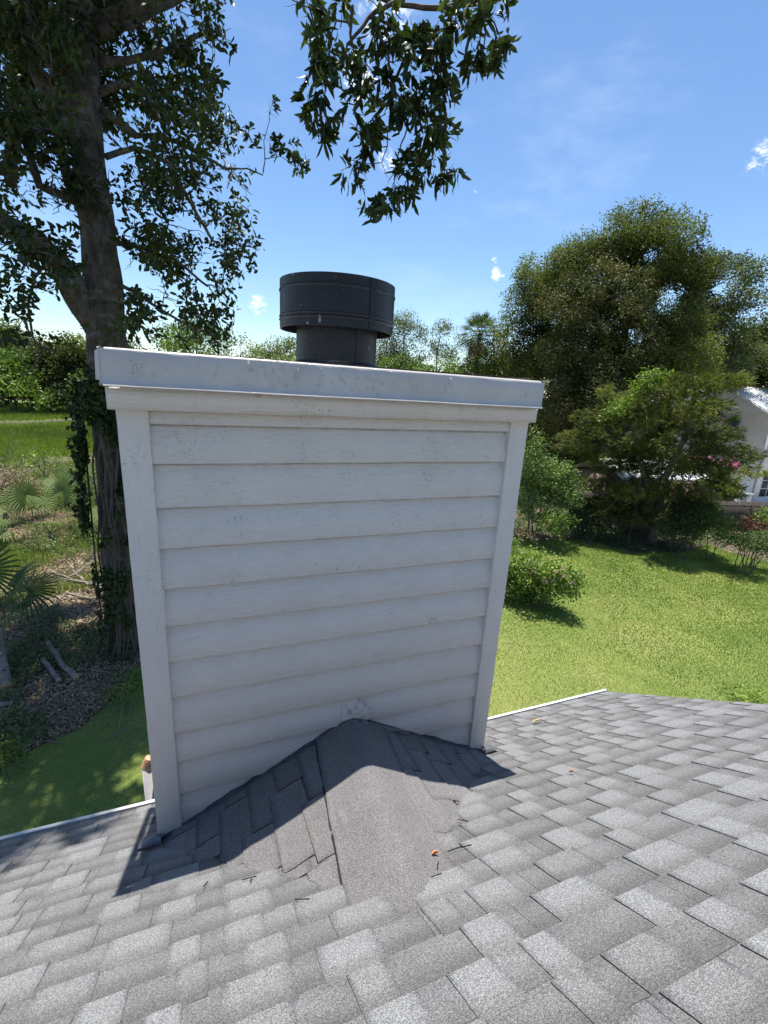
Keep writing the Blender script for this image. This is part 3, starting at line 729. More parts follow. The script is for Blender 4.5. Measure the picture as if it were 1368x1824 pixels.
# ================================================================== ground
def gpx(l): return [tuple(gp(*p)[:2]) for p in l]
def sheet(name, poly, z, mat, kind='structure', rag=.0, label=None):
    """irregular polygon laid flat, edge broken up"""
    P = []
    for i, a in enumerate(poly):
        b = poly[(i+1) % len(poly)]; L_ = math.dist(a, b); n = max(1, int(L_/max(.6, rag*1.2))) if rag else 1
        for k in range(n):
            t_ = k/n; x = lerp(a[0], b[0], t_); y = lerp(a[1], b[1], t_)
            if rag: x += rag*noise.noise(Vector((x*.7, y*.7, 3))); y += rag*noise.noise(Vector((x*.7, y*.7, 9)))
            P.append((x, y, z))
    me = bpy.data.meshes.new(name); me.from_pydata(P, [], [tuple(range(len(P)))]); me.update()
    o = link(name, me, mat); return tag(o, label, None, None, kind), [(p[0], p[1]) for p in P]
def inside(poly, X, Y):
    poly = np.array(poly); r = np.zeros(len(X), bool); j = len(poly)-1
    for i in range(len(poly)):
        xi, yi = poly[i]; xj, yj = poly[j]
        c = ((yi > Y) != (yj > Y)) & (X < (xj-xi)*(Y-yi)/(yj-yi+1e-12)+xi); r ^= c; j = i
    return r
sheet('ground', [(-900, -300), (1200, -300), (1200, 1200), (-900, 1200)], G, M_soil)
lawn_poly = gpx([(-120, 1440), (0, 1372), (60, 1335), (130, 1292), (190, 1240), (262, 1178), (400, 1080), (600, 1000), (905, 950), (960, 960), (1050, 962), (1120, 985), (1210, 985), (1262, 968), (1300, 985), (1372, 1002), (1460, 1030)])
lawn_poly += [(26, -6), (-6, -6)]
lo, lawn_poly = sheet('lawn', lawn_poly, G+.004, M_lawn, rag=.5)
marsh_poly = gpx([(-260, 822), (-80, 830), (20, 824), (110, 815), (170, 805), (260, 790)])
marsh_poly += [(22, 62), (26, 120), (-160, 120)]
mo, marsh_poly = sheet('marsh', marsh_poly, G+.004, M_marsh, rag=1.)
creek_poly = gpx([(-200, 748), (-60, 752), (60, 750), (150, 745), (260, 745), (260, 750), (120, 752), (40, 757), (-80, 758), (-200, 754)])
M_mud = plain('creek_mud', (.055, .055, .032), .8, 0, 2, .4)
co_, _ = sheet('creek_mud', creek_poly, G+.010, M_mud, rag=.6)
M_path = plain('pale_paving', (.62, .60, .58), .8, 0, 3, .12)
sheet('patio', gpx([(1290, 903), (1330, 873), (1372, 878), (1500, 890), (1480, 930), (1372, 912)]), G+.006, M_path)

def vis(X, Y, Z, m=120):                   # keep what stands in front of the lens, with a margin
    d = np.stack([X, Y, Z], 1)-CAM; w_ = d@_f; w_ = np.where(w_ > .2, w_, 1e9*0+.2)
    px = CX+F*(d@RR)/w_; py = CY-F*(d@UU)/w_
    return (px > -m) & (px < 1368+m) & (py > -m) & (py < 1824+m) & ((d@_f) > .3)
def blades(X, Y, h, w_, tone, lean=.5, z=G):
    n = len(X); a = rng.uniform(0, 6.28, n); b = rng.uniform(0, 6.28, n)
    h = h*rng.uniform(.6, 1.25, n); ln = rng.uniform(.1, 1, n)*lean
    P = np.stack([X, Y, np.full(n, z+.005)], 1); w_ = w_*np.ones(n); s = np.stack([np.cos(a), np.sin(a), 0*a], 1)*(w_*.5)[:, None]
    T_ = P+np.stack([np.cos(b)*ln*h, np.sin(b)*ln*h, h*np.sqrt(np.maximum(.15, 1-ln**2))], 1)
    V = np.stack([P-s, P+s, T_], 1).reshape(-1, 3); Fc = np.arange(3*n).reshape(-1, 3)
    return V, Fc, np.repeat(np.clip(tone, 0, 1), 3)
def nz(X, Y, s, o=0.): return np.array([noise.noise(Vector((x*s, y*s, o))) for x, y in zip(X, Y)])
# lawn grass, denser near
parts = []
for (n, x0, x1, y0, y1, h, w_) in ((110000, -7, 2, 3.0, 13, .05, .008), (480000, 1.5, 28, 1.5, 20, .05, .014)):
    X = rng.uniform(x0, x1, n); Y = rng.uniform(y0, y1, n); k = inside(lawn_poly, X, Y) & vis(X, Y, np.full(n, G), 60)
    X, Y = X[k], Y[k]
    dd = np.hypot(X-CAM[0], Y-CAM[1]); t_ = .42+.55*nz(X, Y, .45)+.35*nz(X, Y, 1.7, 4)+rng.normal(0, .10, len(X))
    parts.append(blades(X, Y, h, w_*np.clip(dd/12, .7, 1.8), t_, .75))
V, Fc, T = concat(parts)
tag(npmesh('grass', V, Fc, M_grass, None, {'tone': T}), 'short mown green grass of the lawn', None, None, 'stuff')
# marsh grass
n = 150000; d_ = 40*(2.9**rng.uniform(0, 1, n)); a = rng.uniform(math.radians(-34), math.radians(2), n)
X = CAM[0]+d_*np.sin(a); Y = CAM[1]+d_*np.cos(a); k = inside(marsh_poly, X, Y) & ~inside(creek_poly, X, Y); X, Y, d_ = X[k], Y[k], d_[k]
t_ = .55+.35*nz(X, Y, .05)+.25*nz(X, Y, .3, 2)+rng.normal(0, .12, len(X)); hgt = .55+.25*nz(X, Y, .08, 6)
t_ = np.where((d_ > 58) & (d_ < 70), t_-.25, t_)
V, Fc, T = blades(X, Y, hgt, .05*d_/45, t_, .45)
tag(npmesh('marsh_grass', V, Fc, M_marshg, None, {'tone': T}), 'tall green marsh grass beyond the palmettos', None, None, 'stuff')
# leaf litter + straw + ground ivy on the bank
def flats(X, Y, z, L, W_, tone, tilt=.5):
    n = len(X); C = np.stack([X, Y, z], 1); nn = norm(np.stack([rng.normal(0, tilt, n), rng.normal(0, tilt, n), np.ones(n)], 1))
    a = rng.uniform(0, 6.28, n); e = norm(np.cross(nn, np.stack([np.cos(a), np.sin(a), 0*a], 1))); s = np.cross(nn, e)
    Ls = (L*rng.uniform(.6, 1.3, n))[:, None]; Ws = (W_*rng.uniform(.7, 1.2, n))[:, None]
    V = np.stack([C-e*Ls/2, C-s*Ws/2+nn*Ws*.1, C+e*Ls/2, C+s*Ws/2+nn*Ws*.1], 1).reshape(-1, 3)
    b = np.arange(n)[:, None]*4; Fc = np.concatenate([b+np.array([[0, 1, 2]]), b+np.array([[0, 2, 3]])])
    return V, Fc, np.repeat(np.clip(tone, 0, 1), 4)
def banksample(n, dmin, dmax, amin=-36, amax=4):
    d_ = dmin*(dmax/dmin)**rng.uniform(0, 1, n); a = rng.uniform(math.radians(amin), math.radians(amax), n)
    X = CAM[0]+d_*np.sin(a); Y = CAM[1]+d_*np.cos(a); k = ~inside(lawn_poly, X, Y) & ~inside(marsh_poly, X, Y) & vis(X, Y, np.full(n, G), 80)
    return X[k], Y[k], d_[k]
X, Y, d_ = banksample(110000, 8, 40)
g_ = nz(X, Y, .55, 8)
V, Fc, T = flats(X, Y, G+.01+rng.uniform(0, .07, len(X)), .11*(d_/14)**.3, .035*(d_/14)**.4, .45+.6*nz(X, Y, .9, 3)+rng.normal(0, .2, len(X)), .45)
tag(npmesh('leaf_litter', V, Fc, M_straw, None, {'tone': T}), 'brown leaf litter and straw on the bank behind the lawn', None, None, 'stuff')
X, Y, d_ = banksample(100000, 8, 42); g_ = nz(X, Y, .42, 8)+.5*nz(X, Y, 1.3, 2); k = g_ > .12; X, Y, g_, d_ = X[k], Y[k], g_[k], d_[k]
V, Fc, T = flats(X, Y, G+.03+np.abs(rng.normal(0, .10, len(X)))*(1+2*g_), .075*(d_/13)**.5, .05*(d_/13)**.5, .4+.5*nz(X, Y, .8, 1)+rng.normal(0, .15, len(X)), .6)
tag(npmesh('ground_ivy', V, Fc, M_shrub, None, {'tone': T}), 'low green ground cover creeping over the leaf litter', None, None, 'stuff')
X, Y, d_ = banksample(120000, 17, 50); k = (nz(X, Y, .35, 12)+.25*rng.normal(0, 1, len(X)) > -.05); X, Y, d_ = X[k], Y[k], d_[k]
V, Fc, T = blades(X, Y, .42+.3*nz(X, Y, .5, 2), .022*(d_/20), .45+.5*nz(X, Y, .4, 7)+rng.normal(0, .2, len(X)), .85)
tag(npmesh('bank_grass', V, Fc, M_marshg, None, {'tone': T}), 'straggling yellow-green grass between the palmettos and the marsh', None, None, 'stuff')
n = 70000; d_ = rng.uniform(19, 38, n); a = rng.uniform(math.radians(38), math.radians(72), n); X = CAM[0]+d_*np.sin(a); Y = CAM[1]+d_*np.cos(a)
k = ~inside(lawn_poly, X, Y) & (nz(X, Y, .6, 3)+.2*rng.normal(0, 1, n) > -.12); X, Y = X[k], Y[k]
V, Fc, T = flats(X, Y, G+.03+np.abs(rng.normal(0, .12, len(X))), .13, .07, .35+.5*nz(X, Y, .8, 1)+rng.normal(0, .2, len(X)), .6)
tag(npmesh('undergrowth', V, Fc, M_shrub, None, {'tone': T}), 'leafy undergrowth on the bare border behind the right lawn', None, None, 'stuff')
# twigs lying in the litter
mb = MB()
for i in range(240):
    p = gp(random.uniform(-30, 240), random.uniform(930, 1330)); a = random.uniform(0, 3.14); L_ = random.uniform(.3, 1.3)
    q_ = p+np.array([math.cos(a), math.sin(a), random.uniform(0, .15)])*L_
    mb.tube([x+np.array([0, 0, .03]) for x in wander(p, q_, 4, .12)], [random.uniform(.006, .012)]*4+[.003], 4)
tag(mb.build('fallen_twigs', M_branch), 'thin dry twigs strewn over the dark leaf litter', None, None, 'stuff')

def fallen(pts, r0, r1, label, cut=True, mat=M_branch, forks=()):
    pts = [gp(x, y)+np.array([0, 0, h]) for (x, y, h) in pts]
    P = []
    for a_i in range(len(pts)-1): P += wander(pts[a_i], pts[a_i+1], 5, .06)[:-1]
    P.append(pts[-1]); n = len(P); mb = MB(); mb.tube(P, [lerp(r0, r1, i/(n-1)) for i in range(n)], 9, wob=.2)
    for (k, dx, dy, dz, L_) in forks:
        s_ = P[int(k*(n-1))]; mb.tube(wander(s_, s_+np.array([dx, dy, dz])*L_, 5, .12), [r1*.9]*3+[r1*.6]*2+[r1*.3], 6)
    root = empty('fallen_branch', tuple(P[0]), label, 'branch', 'branches lying on the bank')
    mb.build('wood', mat, root, smooth=True)
    if cut:
        d = P[-1]-P[-2]; d /= np.linalg.norm(d); mb = MB(); mb.tube([P[-1]-d*.01, P[-1]+d*.012], r1*.96, 12); mb.build('cut_end', M_cutwood, root)
    return root
fallen([(88, 1165, .35), (110, 1190, .15), (137, 1215, .12)], .05, .075, 'thick cut log lying just right of the near palmetto, its pale end facing the lawn')
fallen([(78, 1186, .2), (92, 1200, .12), (106, 1219, .1)], .05, .06, 'shorter cut log lying on the left of the thick log near the lawn')
fallen([(2, 1150, .5), (6, 1190, .3), (10, 1232, .12)], .10, .13, 'stout grey log standing in the corner under the near palmetto fronds')
fallen([(100, 1078, .1), (120, 1066, .2), (164, 1072, .1)], .02, .05, 'curved pale fallen branch lying left of the big trunk', True)
fallen([(88, 1020, .1), (130, 1040, .15), (188, 1052, .2)], .025, .045, 'long pale fallen branch lying across the sunny litter left of the big trunk', False, forks=((.4, .6, .8, .2, 1.2), (.7, -.5, .6, .3, .9)))
fallen([(130, 1050, .3), (165, 1055, .35), (192, 1066, .3)], .03, .04, 'grey fallen branch heaped against the foot of the big trunk', False, forks=((.3, .5, -.5, .1, 1.), (.5, -.8, .1, .2, 1.1)))
fallen([(-6, 1262, .1), (10, 1262, .1), (22, 1260, .1)], .05, .05, 'short cut log end at the left border of the view above the lawn')
fallen([(222, 1345, .03), (232, 1336, .04), (250, 1327, .03)], .006, .005, 'small forked twig lying on the shaded grass', False, forks=((.4, -.5, .8, .05, .25),))

# ================================================================== trees and plants
def limb(mb, pts, r0, r1, n=10, wob=.12, amp=.05, seg=5):
    P = []
    for i in range(len(pts)-1): P += wander(pts[i], pts[i+1], seg, amp)[:-1]
    P.append(np.array(pts[-1])); m_ = len(P); mb.tube(P, [lerp(r0, r1, (i/(m_-1))**.8) for i in range(m_)], n, wob=wob); return P
def finetwigs(mb, P0, blobs, k, r=.012):
    """secondary wood from the nearest limb point to inside each blob"""
    P0 = np.array(P0)
    for (c, rad) in blobs:
        j = np.argmin(np.linalg.norm(P0-c, axis=1)); s_ = P0[j]; L_ = np.linalg.norm(c-s_); rr_ = max(r*1.2, min(.05, L_*.013))
        main = wander(s_, c, 6, .16, .0); mb.tube(main, [lerp(rr_, r*.8, i/6) for i in range(7)], 6)
        for i in range(k):
            d = norm(rng.normal(0, 1, 3)); e = np.array(c)+d*np.array(rad)*random.uniform(.6, .98); s2 = main[random.randint(3, 6)]
            mb.tube(wander(s2, e, 4, .2), [r*.7, r*.6, r*.5, r*.4, r*.25], 4, cap=False)

random.seed(40); rng = np.random.default_rng(5)
# --- the big evergreen beside the house
DT = 12.4
base = gp(226, 1150); tb = lambda px, py, d=DT: at(px, py, d)
tree = empty('evergreen_tree', tuple(base), 'big dark evergreen tree with an ivy-clad trunk, left of the chimney', 'tree')
mb = MB()
tr = [base+np.array([.1, 0, -.15]), base+np.array([0.0, 0, .35]), tb(216, 1060), tb(212, 930), tb(206, 800), tb(198, 700), tb(188, 600), tb(184, 500), tb(172, 400), tb(160, 310), tb(150, 200), tb(144, 100), tb(136, 0), tb(128, -120), tb(122, -260)]
P = []
for i in range(len(tr)-1):
    for k in range(4): P.append(lerp(tr[i], tr[i+1], k/4)+np.array([noise.noise(Vector((i+k/4, 1, 0))), 0, 0])*.05)
P.append(tr[-1]); nP = len(P)
mb.tube(P, [(.46 if i > 6 else .46+.035*(6-i)**1.25) if i < 24 else max(.24, lerp(.44, .38, (i-24)/6) if i < 30 else lerp(.38, .28, (i-30)/(nP-30))) for i in range(nP)][0:0]+[.87*q for q in [(.46 if i > 6 else .46+.035*(6-i)**1.25) if i < 24 else max(.24, lerp(.44, .38, (i-24)/6) if i < 30 else lerp(.38, .28, (i-30)/(nP-30))) for i in range(nP)]], 30, wob=.16)
wood = list(P[18:])
L1 = limb(mb, [tb(196, 610), tb(150, 545), tb(105, 470, 12.2), tb(55, 425, 12.), tb(-20, 385, 11.8), tb(-110, 360, 11.6)], .30, .17, 16, .2); wood += L1
for (pts, r0, r1) in [([(150, 240), (118, 215), (95, 195), (60, 110), (45, 40), (30, -60)], .2, .1), ([(135, 250), (100, 205), (70, 228), (28, 240), (16, 290), (20, 330)], .17, .09),
                      ([(16, 300), (-20, 300), (-60, 330)], .12, .07), ([(160, 395), (125, 330), (105, 250), (95, 200)], .11, .08), ([(140, 360), (70, 330), (45, 250), (10, 160)], .09, .05),
                      ([(178, 110), (225, 108), (300, 90), (360, 60)], .09, .04), ([(178, 165), (210, 150), (235, 146), (258, 160), (280, 205), (300, 240)], .07, .035),
                      ([(180, 195), (205, 212), (226, 228), (243, 243)], .085, .07), ([(243, 243), (280, 240), (330, 260), (400, 300)], .045, .03),
                      ([(188, 280), (240, 262), (300, 290), (350, 380), (380, 430)], .06, .03), ([(192, 430), (250, 440), (320, 470), (370, 510)], .06, .025), ([(196, 500), (240, 520), (300, 560), (350, 590)], .05, .02),
                      ([(175, 60), (230, 40), (330, -10), (420, -60)], .12, .06), ([(90, 455), (60, 500), (50, 545), (58, 600), (75, 625), (60, 655), (40, 670)], .035, .012), ([(58, 600), (40, 570), (30, 585)], .015, .006),
                      ([(150, 330), (140, 300), (100, 260)], .06, .05), ([(400, 300), (440, 300), (468, 312), (472, 285)], .02, .012), ([(472, 285), (470, 250), (480, 215)], .012, .006), ([(472, 283), (500, 278), (530, 300)], .01, .006)]:
    dd = DT-.4 if pts[0][0] < 150 else DT-.2
    wood += limb(mb, [tb(x, y, dd+random.uniform(-.1, .1)) for x, y in pts], r0, r1, 9, .1, .05, 4)
B = [(280, 40, 70, 60), (345, 30, 50, 40), (340, 100, 55, 50), (375, 130, 35, 45), (270, 120, 60, 50), (300, 190, 70, 55), (370, 200, 40, 45), (240, 90, 45, 45), (300, 265, 80, 50), (390, 255, 38, 35),
     (330, 330, 90, 50), (425, 320, 36, 34), (255, 340, 50, 50), (300, 400, 85, 50), (400, 385, 45, 30), (432, 440, 36, 32), (340, 465, 75, 45), (260, 460, 50, 50), (395, 500, 30, 30), (300, 525, 65, 40), (370, 555, 52, 34), (250, 560, 40, 40),
     (390, 595, 28, 20), (320, 585, 60, 34), (225, 590, 24, 30), (395, 60, 22, 40)]
BL = [(20, 30, 50, 60), (85, 50, 50, 60), (60, 130, 50, 60), (10, 180, 40, 50), (95, 160, 35, 50), (75, 245, 60, 40), (20, 270, 40, 50), (95, 310, 50, 40), (35, 350, 50, 45), (110, 365, 35, 35), (60, 425, 50, 30), (20, 450, 50, 35), (95, 455, 45, 35), (60, 500, 45, 25), (15, 530, 35, 30), (110, 510, 40, 35), (30, 600, 30, 22), (85, 620, 36, 18), (20, -20, 60, 30), (120, 10, 50, 35), (120, 110, 26, 40), (155, 350, 26, 22), (200, 330, 24, 20), (190, 590, 26, 26), (150, 560, 26, 26)]
BS = [(480, 200, 16, 34), (468, 240, 26, 24), (505, 262, 24, 18), (532, 290, 17, 16)]
vb = [pb(x, y, DT+random.uniform(-1.8, 1.6), rx, ry, .8) for x, y, rx, ry in B]+[pb(x, y, DT-.6+random.uniform(-1.6, 1.4), rx, ry, .7) for x, y, rx, ry in BL]
sb = [pb(x, y, DT-.2, rx, ry, .25) for x, y, rx, ry in BS]
finetwigs(mb, wood, vb, 7, .014); finetwigs(mb, wood, sb, 4, .008)
# the part of the crown above the picture, whose shade falls on the eave and the near lawn
ob = []
for (x, y, z, r_) in [(-.85, 2.3, 9.2, .55), (-1.35, 2.5, 9.4, .6), (-.25, 2.15, 9.3, .35), (-2.2, 2.6, 9.5, .6)]: ob.append((np.array([x, y, z]), (r_, .42, .4)))
for i in range(80):
    x = random.uniform(-7.5, 2.8); y = random.uniform(4.8, 14.5); z = random.uniform(8.2, 12.5)
    if CAM[2]+(y-CAM[1])*.72 > z and y < 9.5: z = CAM[2]+(y-CAM[1])*.9+1
    ob.append((np.array([x, y+1.5, z]), (random.uniform(.7, 1.2), random.uniform(.7, 1.2), .6)))
for x in (-3.6, -2.5, -1.4, -.3):
    for y in (8.2, 9.5, 10.8, 12.2, 13.4): ob.append((np.array([x+random.uniform(-.5, .5), y+random.uniform(-.5, .5), max(10.3, CAM[2]+(y+1.9)*.86+1.2)]), (.85, .85, .5)))
def clear_of_view(b_):                     # the photograph shows open sky there
    d = b_[0]-CAM; w_ = d@_f; px = CX+F*(d@RR)/w_; py = CY-F*(d@UU)/w_
    return w_ < .5 or not (px > 330 and py > -190)
ob = [b_ for b_ in ob if clear_of_view(b_)]
top = tr[-1]
for i in range(6):
    a = -1.3+i*.5; limb(mb, [P[-1-i*2], lerp(P[-1-i*2], np.array([top[0]+5*math.sin(a), top[1]-4.5*math.cos(a), 10.5]), 1.)], .14, .05, 8)
limb(mb, [P[-3], np.array([-1.6, 6., 9.5]), np.array([-1., 2.4, 9.2])], .14, .03, 8)
mb.build('trunk', M_bark, tree, smooth=True)
print('wood', len(mb.v))
cr = []
V1 = crown('crown', vb, M_leafbig, tree, 70, 6, .165, .068, (.55, 1.35), .25, .7, -.04, 1.1, (.1, .65), shell=.15, fancy=True, jit=.35)
crown('upper_crown', ob, M_leafbig, tree, 75, 8, .22, .085, (.55, 1.35), .25, .7, -.2, .9, (.1, .55), shell=.1)
crown('branch_foliage', sb, M_leafbig, tree, 90, 7, .16, .058, (.5, 1.2), .35, .7, -.5, .9, (.25, .6), shell=.1, fancy=True)

# --- ivy on its trunk
iv = empty('ivy', tuple(base+np.array([-.3, -.5, 0])), 'dark ivy climbing the big trunk just left of the chimney', 'ivy')
C = []; D = []
for i in range(2600):
    u = random.random()**.8; py = lerp(650, 960, u); pc = lerp(192, 208, u)
    th = random.uniform(-3.0, -.2); sp = .5+.22*max(0, noise.noise(Vector((u*7, th, 0)))+.35)+.25*abs(random.gauss(0, .4))*(1 if math.cos(th) < 0 else .2)
    c0 = tb(pc, py); v = np.array([math.cos(th), math.sin(th), 0]); q_ = c0+v*sp
    if noise.noise(Vector((q_[0]*1.8, q_[1]*1.8, q_[2]*1.1))) < -.18+.25*(u > .55): continue
    C.append(q_); D.append(v+np.array([0, 0, -.2]))
for i in range(500):
    u = random.random(); py = lerp(960, 1150, u); c0 = tb(lerp(208, 224, u), py); th = random.uniform(-3., -.2); v = np.array([math.cos(th), math.sin(th), 0])
    q_ = c0+v*.53
    if noise.noise(Vector(tuple(q_*1.6))) < .08: continue
    C.append(q_); D.append(v)
V, Fc, T = rosettes(np.array(C), np.array(D), 4, .10, .085, .6, 1.3, rng.uniform(.1, .6, len(C)), .3)
npmesh('foliage', V, Fc, M_leafbig, iv, {'tone': T})
mb = MB()
for k in range(9):
    th = random.uniform(-2.9, -.3); pts = []
    for i in range(30):
        u = i/29; c0 = tb(lerp(226, 192, u), lerp(1150, 690, u)); tt = th+.5*noise.noise(Vector((u*4, k*3, 0))); r_ = .53+.25*max(0, .12-u)*4
        pts.append(c0+np.array([math.cos(tt), math.sin(tt), 0])*r_)
    mb.tube(pts, [random.uniform(.018, .032)]*30, 5)
mb.build('stem', M_twig, iv)

# --- the spray of leaves that hangs in from above
ov = empty('hanging_branch', tuple(at(900, -30, 4.9)), 'leafy evergreen branch hanging into the sky above the flue, top centre', 'branch')
OD = 4.9; t5 = lambda x, y, d=OD: at(x, y, d)
mb = MB(); wood = []
for (pts, r0, r1) in [([(960, -40), (905, -8), (850, 5), (770, 14), (700, 5), (660, 28), (640, 55), (618, 80)], .028, .013), ([(700, 5), (640, -20), (580, -40)], .02, .016), ([(628, 10), (624, 60), (634, 110), (640, 160)], .015, .008),
                      ([(622, 40), (600, 36), (590, 60), (585, 120), (575, 190), (565, 225)], .009, .004), ([(600, 36), (560, 20), (520, 0)], .008, .004), ([(640, 70), (652, 105), (648, 140), (655, 175)], .009, .005), ([(618, 80), (616, 140), (628, 148), (645, 130)], .008, .005), ([(628, 148), (622, 185)], .006, .004),
                      ([(660, 28), (690, 90), (700, 160), (740, 200), (760, 240)], .012, .005), ([(672, 200), (690, 230), (690, 260), (680, 290), (660, 292), (625, 285)], .006, .003), ([(680, 290), (690, 316)], .003, .002), ([(740, 200), (715, 255), (705, 290), (702, 330), (685, 355)], .008, .003),
                      ([(660, 28), (720, 60), (775, 90), (790, 160), (795, 230), (790, 300)], .012, .005), ([(850, 5), (865, 50), (862, 90), (848, 120)], .009, .004), ([(850, 5), (880, 40), (895, 75)], .008, .004), ([(702, 330), (725, 340)], .004, .003)]:
    wood += limb(mb, [t5(x, y, OD+random.uniform(-.03, .03)) for x, y in pts], r0, r1, 8, .1, .07, 4)
H = [(590, 20, 30, 22), (540, 8, 34, 14), (572, 50, 22, 22), (582, 88, 22, 24), (556, 120, 22, 26), (596, 128, 20, 22), (575, 160, 16, 18), (548, 185, 24, 20), (572, 208, 24, 22), (568, 238, 18, 14), (625, 95, 20, 24),
     (690, 22, 30, 20), (740, 60, 30, 30), (690, 75, 32, 34), (720, 108, 34, 34), (764, 80, 28, 30), (780, 115, 28, 32), (668, 130, 30, 30), (706, 165, 36, 34), (756, 160, 34, 32), (792, 165, 20, 34), (640, 185, 24, 22), (660, 215, 20, 20), (646, 232, 14, 14), (664, 262, 16, 14),
     (716, 215, 20, 20), (760, 225, 34, 34), (795, 215, 18, 22), (755, 275, 28, 28), (780, 262, 26, 24), (735, 300, 22, 20), (795, 304, 17, 14), (724, 340, 20, 24), (712, 330, 14, 16), (680, 368, 22, 20), (664, 362, 14, 12), (625, 308, 17, 16),
     (880, 20, 28, 24), (845, 15, 26, 18), (850, 60, 18, 30), (886, 60, 22, 26), (895, 85, 14, 18), (858, 100, 18, 20), (845, 125, 10, 14), (810, 8, 26, 10), (806, 55, 8, 14)]
hb = [pb(x, y, OD+random.uniform(-.12, .12), rx, ry, .16) for x, y, rx, ry in H]
finetwigs(mb, wood, hb, 4, .0045)
mb.build('wood', M_twig, ov, smooth=True)
crown('foliage', hb, M_leafbig, ov, 112, 8, .122, .038, (.3, 1.4), -.3, .6, -.6, 2., (.15, .85), fancy=True, jit=.15, shell=.05, droop=.25)

# --- generic tree built from blobs
DM = 4.0
def gentree(name, label, cat, group, dist, foot, blobs, mat, dens, n, L, Wd, tr_r=.2, bark=M_bark2, tone=(.2, .7), th=(.4, 1.3), up=.35, gap=-.12, depth=None, gs=None, twigs=3, crownname='crown', shell=.35, ground=None, stems=1, out=1.):
    b = at(foot[0], foot[1], dist); b[2] = G
    root = empty(name, tuple(b), label, cat, group)
    bl = [pb(x, y, dist+random.uniform(-.5, .5)*(depth or 2), rx, ry, (depth or (rx+ry)/2*dist/F)) for x, y, rx, ry in blobs]
    mb = MB(); wood = []; tops = sorted(bl, key=lambda q: -q[0][2])
    for k in range(stems):
        tgt = tops[k % len(tops)][0]; s_ = b+np.array([random.uniform(-.3, .3)*(stems > 1), random.uniform(-.3, .3)*(stems > 1), -.1])
        wood += limb(mb, [s_, lerp(s_, tgt, .3)+np.array([random.uniform(-.02, .02)*abs(tgt[2]-s_[2]), 0, 0]), lerp(s_, tgt, .9)], tr_r, tr_r*.3, 10, .1, .05, 5)
    w0 = wood[len(wood)//5:] if stems == 1 else wood
    finetwigs(mb, w0, bl, twigs, max(.012, tr_r*.1))
    mb.build('trunk' if tr_r > .07 else 'stem', bark, root, smooth=True)
    crown(crownname, bl, mat, root, dens*DM*n/4, 4, L, Wd, (.2, 1.5), up, out, gap, gs, tone, shell=shell, jit=.8)
    return root
# big oak on the right
gentree('oak_tree', 'tallest broad dark green tree, standing behind the lawn on the right', 'tree', None, 40, (1075, 940),
        [(1135, 405, 55, 42), (1175, 440, 50, 40), (1100, 440, 50, 30), (1070, 455, 50, 34), (1030, 450, 48, 30), (980, 480, 50, 34), (1130, 480, 70, 45), (1200, 490, 45, 45), (1050, 510, 80, 50), (945, 545, 36, 55), (985, 560, 60, 55), (1100, 560, 90, 60), (1190, 560, 60, 60), (930, 615, 26, 40),
         (960, 640, 50, 55), (1040, 630, 80, 60), (1130, 640, 90, 60), (1200, 640, 55, 55), (940, 700, 30, 50), (990, 720, 60, 60), (1070, 720, 80, 60), (1160, 720, 70, 50), (960, 790, 40, 60), (1030, 810, 70, 70), (1110, 810, 70, 70), (985, 870, 50, 50), (1060, 890, 70, 50), (1130, 890, 60, 50)],
        M_oak, 26, 8, .19, .10, .6, tone=(.15, .75), depth=3.2, gap=-.10, gs=.5, twigs=6, up=1.)
gentree('magnolia_tree', 'dark glossy tree with bronze leaf undersides in front of the tallest tree on the right', 'tree', None, 35.5, (1075, 938),
        [(1060, 500, 55, 40), (1110, 520, 45, 40), (1010, 545, 50, 45), (1075, 570, 65, 50), (1120, 610, 50, 50), (1020, 630, 60, 55), (1080, 680, 65, 55), (1000, 720, 50, 50), (1050, 770, 60, 60), (1110, 750, 40, 50), (1050, 600, 45, 45), (1095, 650, 45, 45), (1050, 690, 50, 40)],
        M_mag, 14, 8, .20, .095, .35, tone=(.1, .8), depth=2.2, gap=-.1, gs=.7, up=.5)
gentree('spreading_oak', 'grey-green spreading tree with thin open limbs, right of the tallest tree', 'tree', None, 48, (1240, 850),
        [(1255, 480, 50, 26), (1300, 490, 36, 26), (1225, 510, 40, 30), (1280, 525, 50, 25), (1245, 560, 45, 30), (1225, 600, 45, 40), (1270, 600, 60, 30), (1318, 535, 26, 18), (1340, 545, 18, 12), (1230, 660, 50, 40), (1290, 650, 50, 30), (1335, 640, 40, 24)],
        M_grey, 17, 8, .24, .12, .5, tone=(.1, .7), depth=3, gap=-.08, gs=.4, twigs=8, up=.5)
gentree('dark_oak', 'dark tree at the right border of the view above the white metal roof', 'tree', None, 54, (1385, 850),
        [(1368, 585, 34, 28), (1345, 620, 40, 30), (1390, 620, 50, 50), (1330, 665, 40, 28), (1370, 665, 45, 30), (1420, 680, 50, 60), (1290, 690, 30, 20)],
        M_oak, 16, 8, .25, .12, .5, tone=(.1, .6), depth=3, gap=-.15, gs=.4, up=.5)
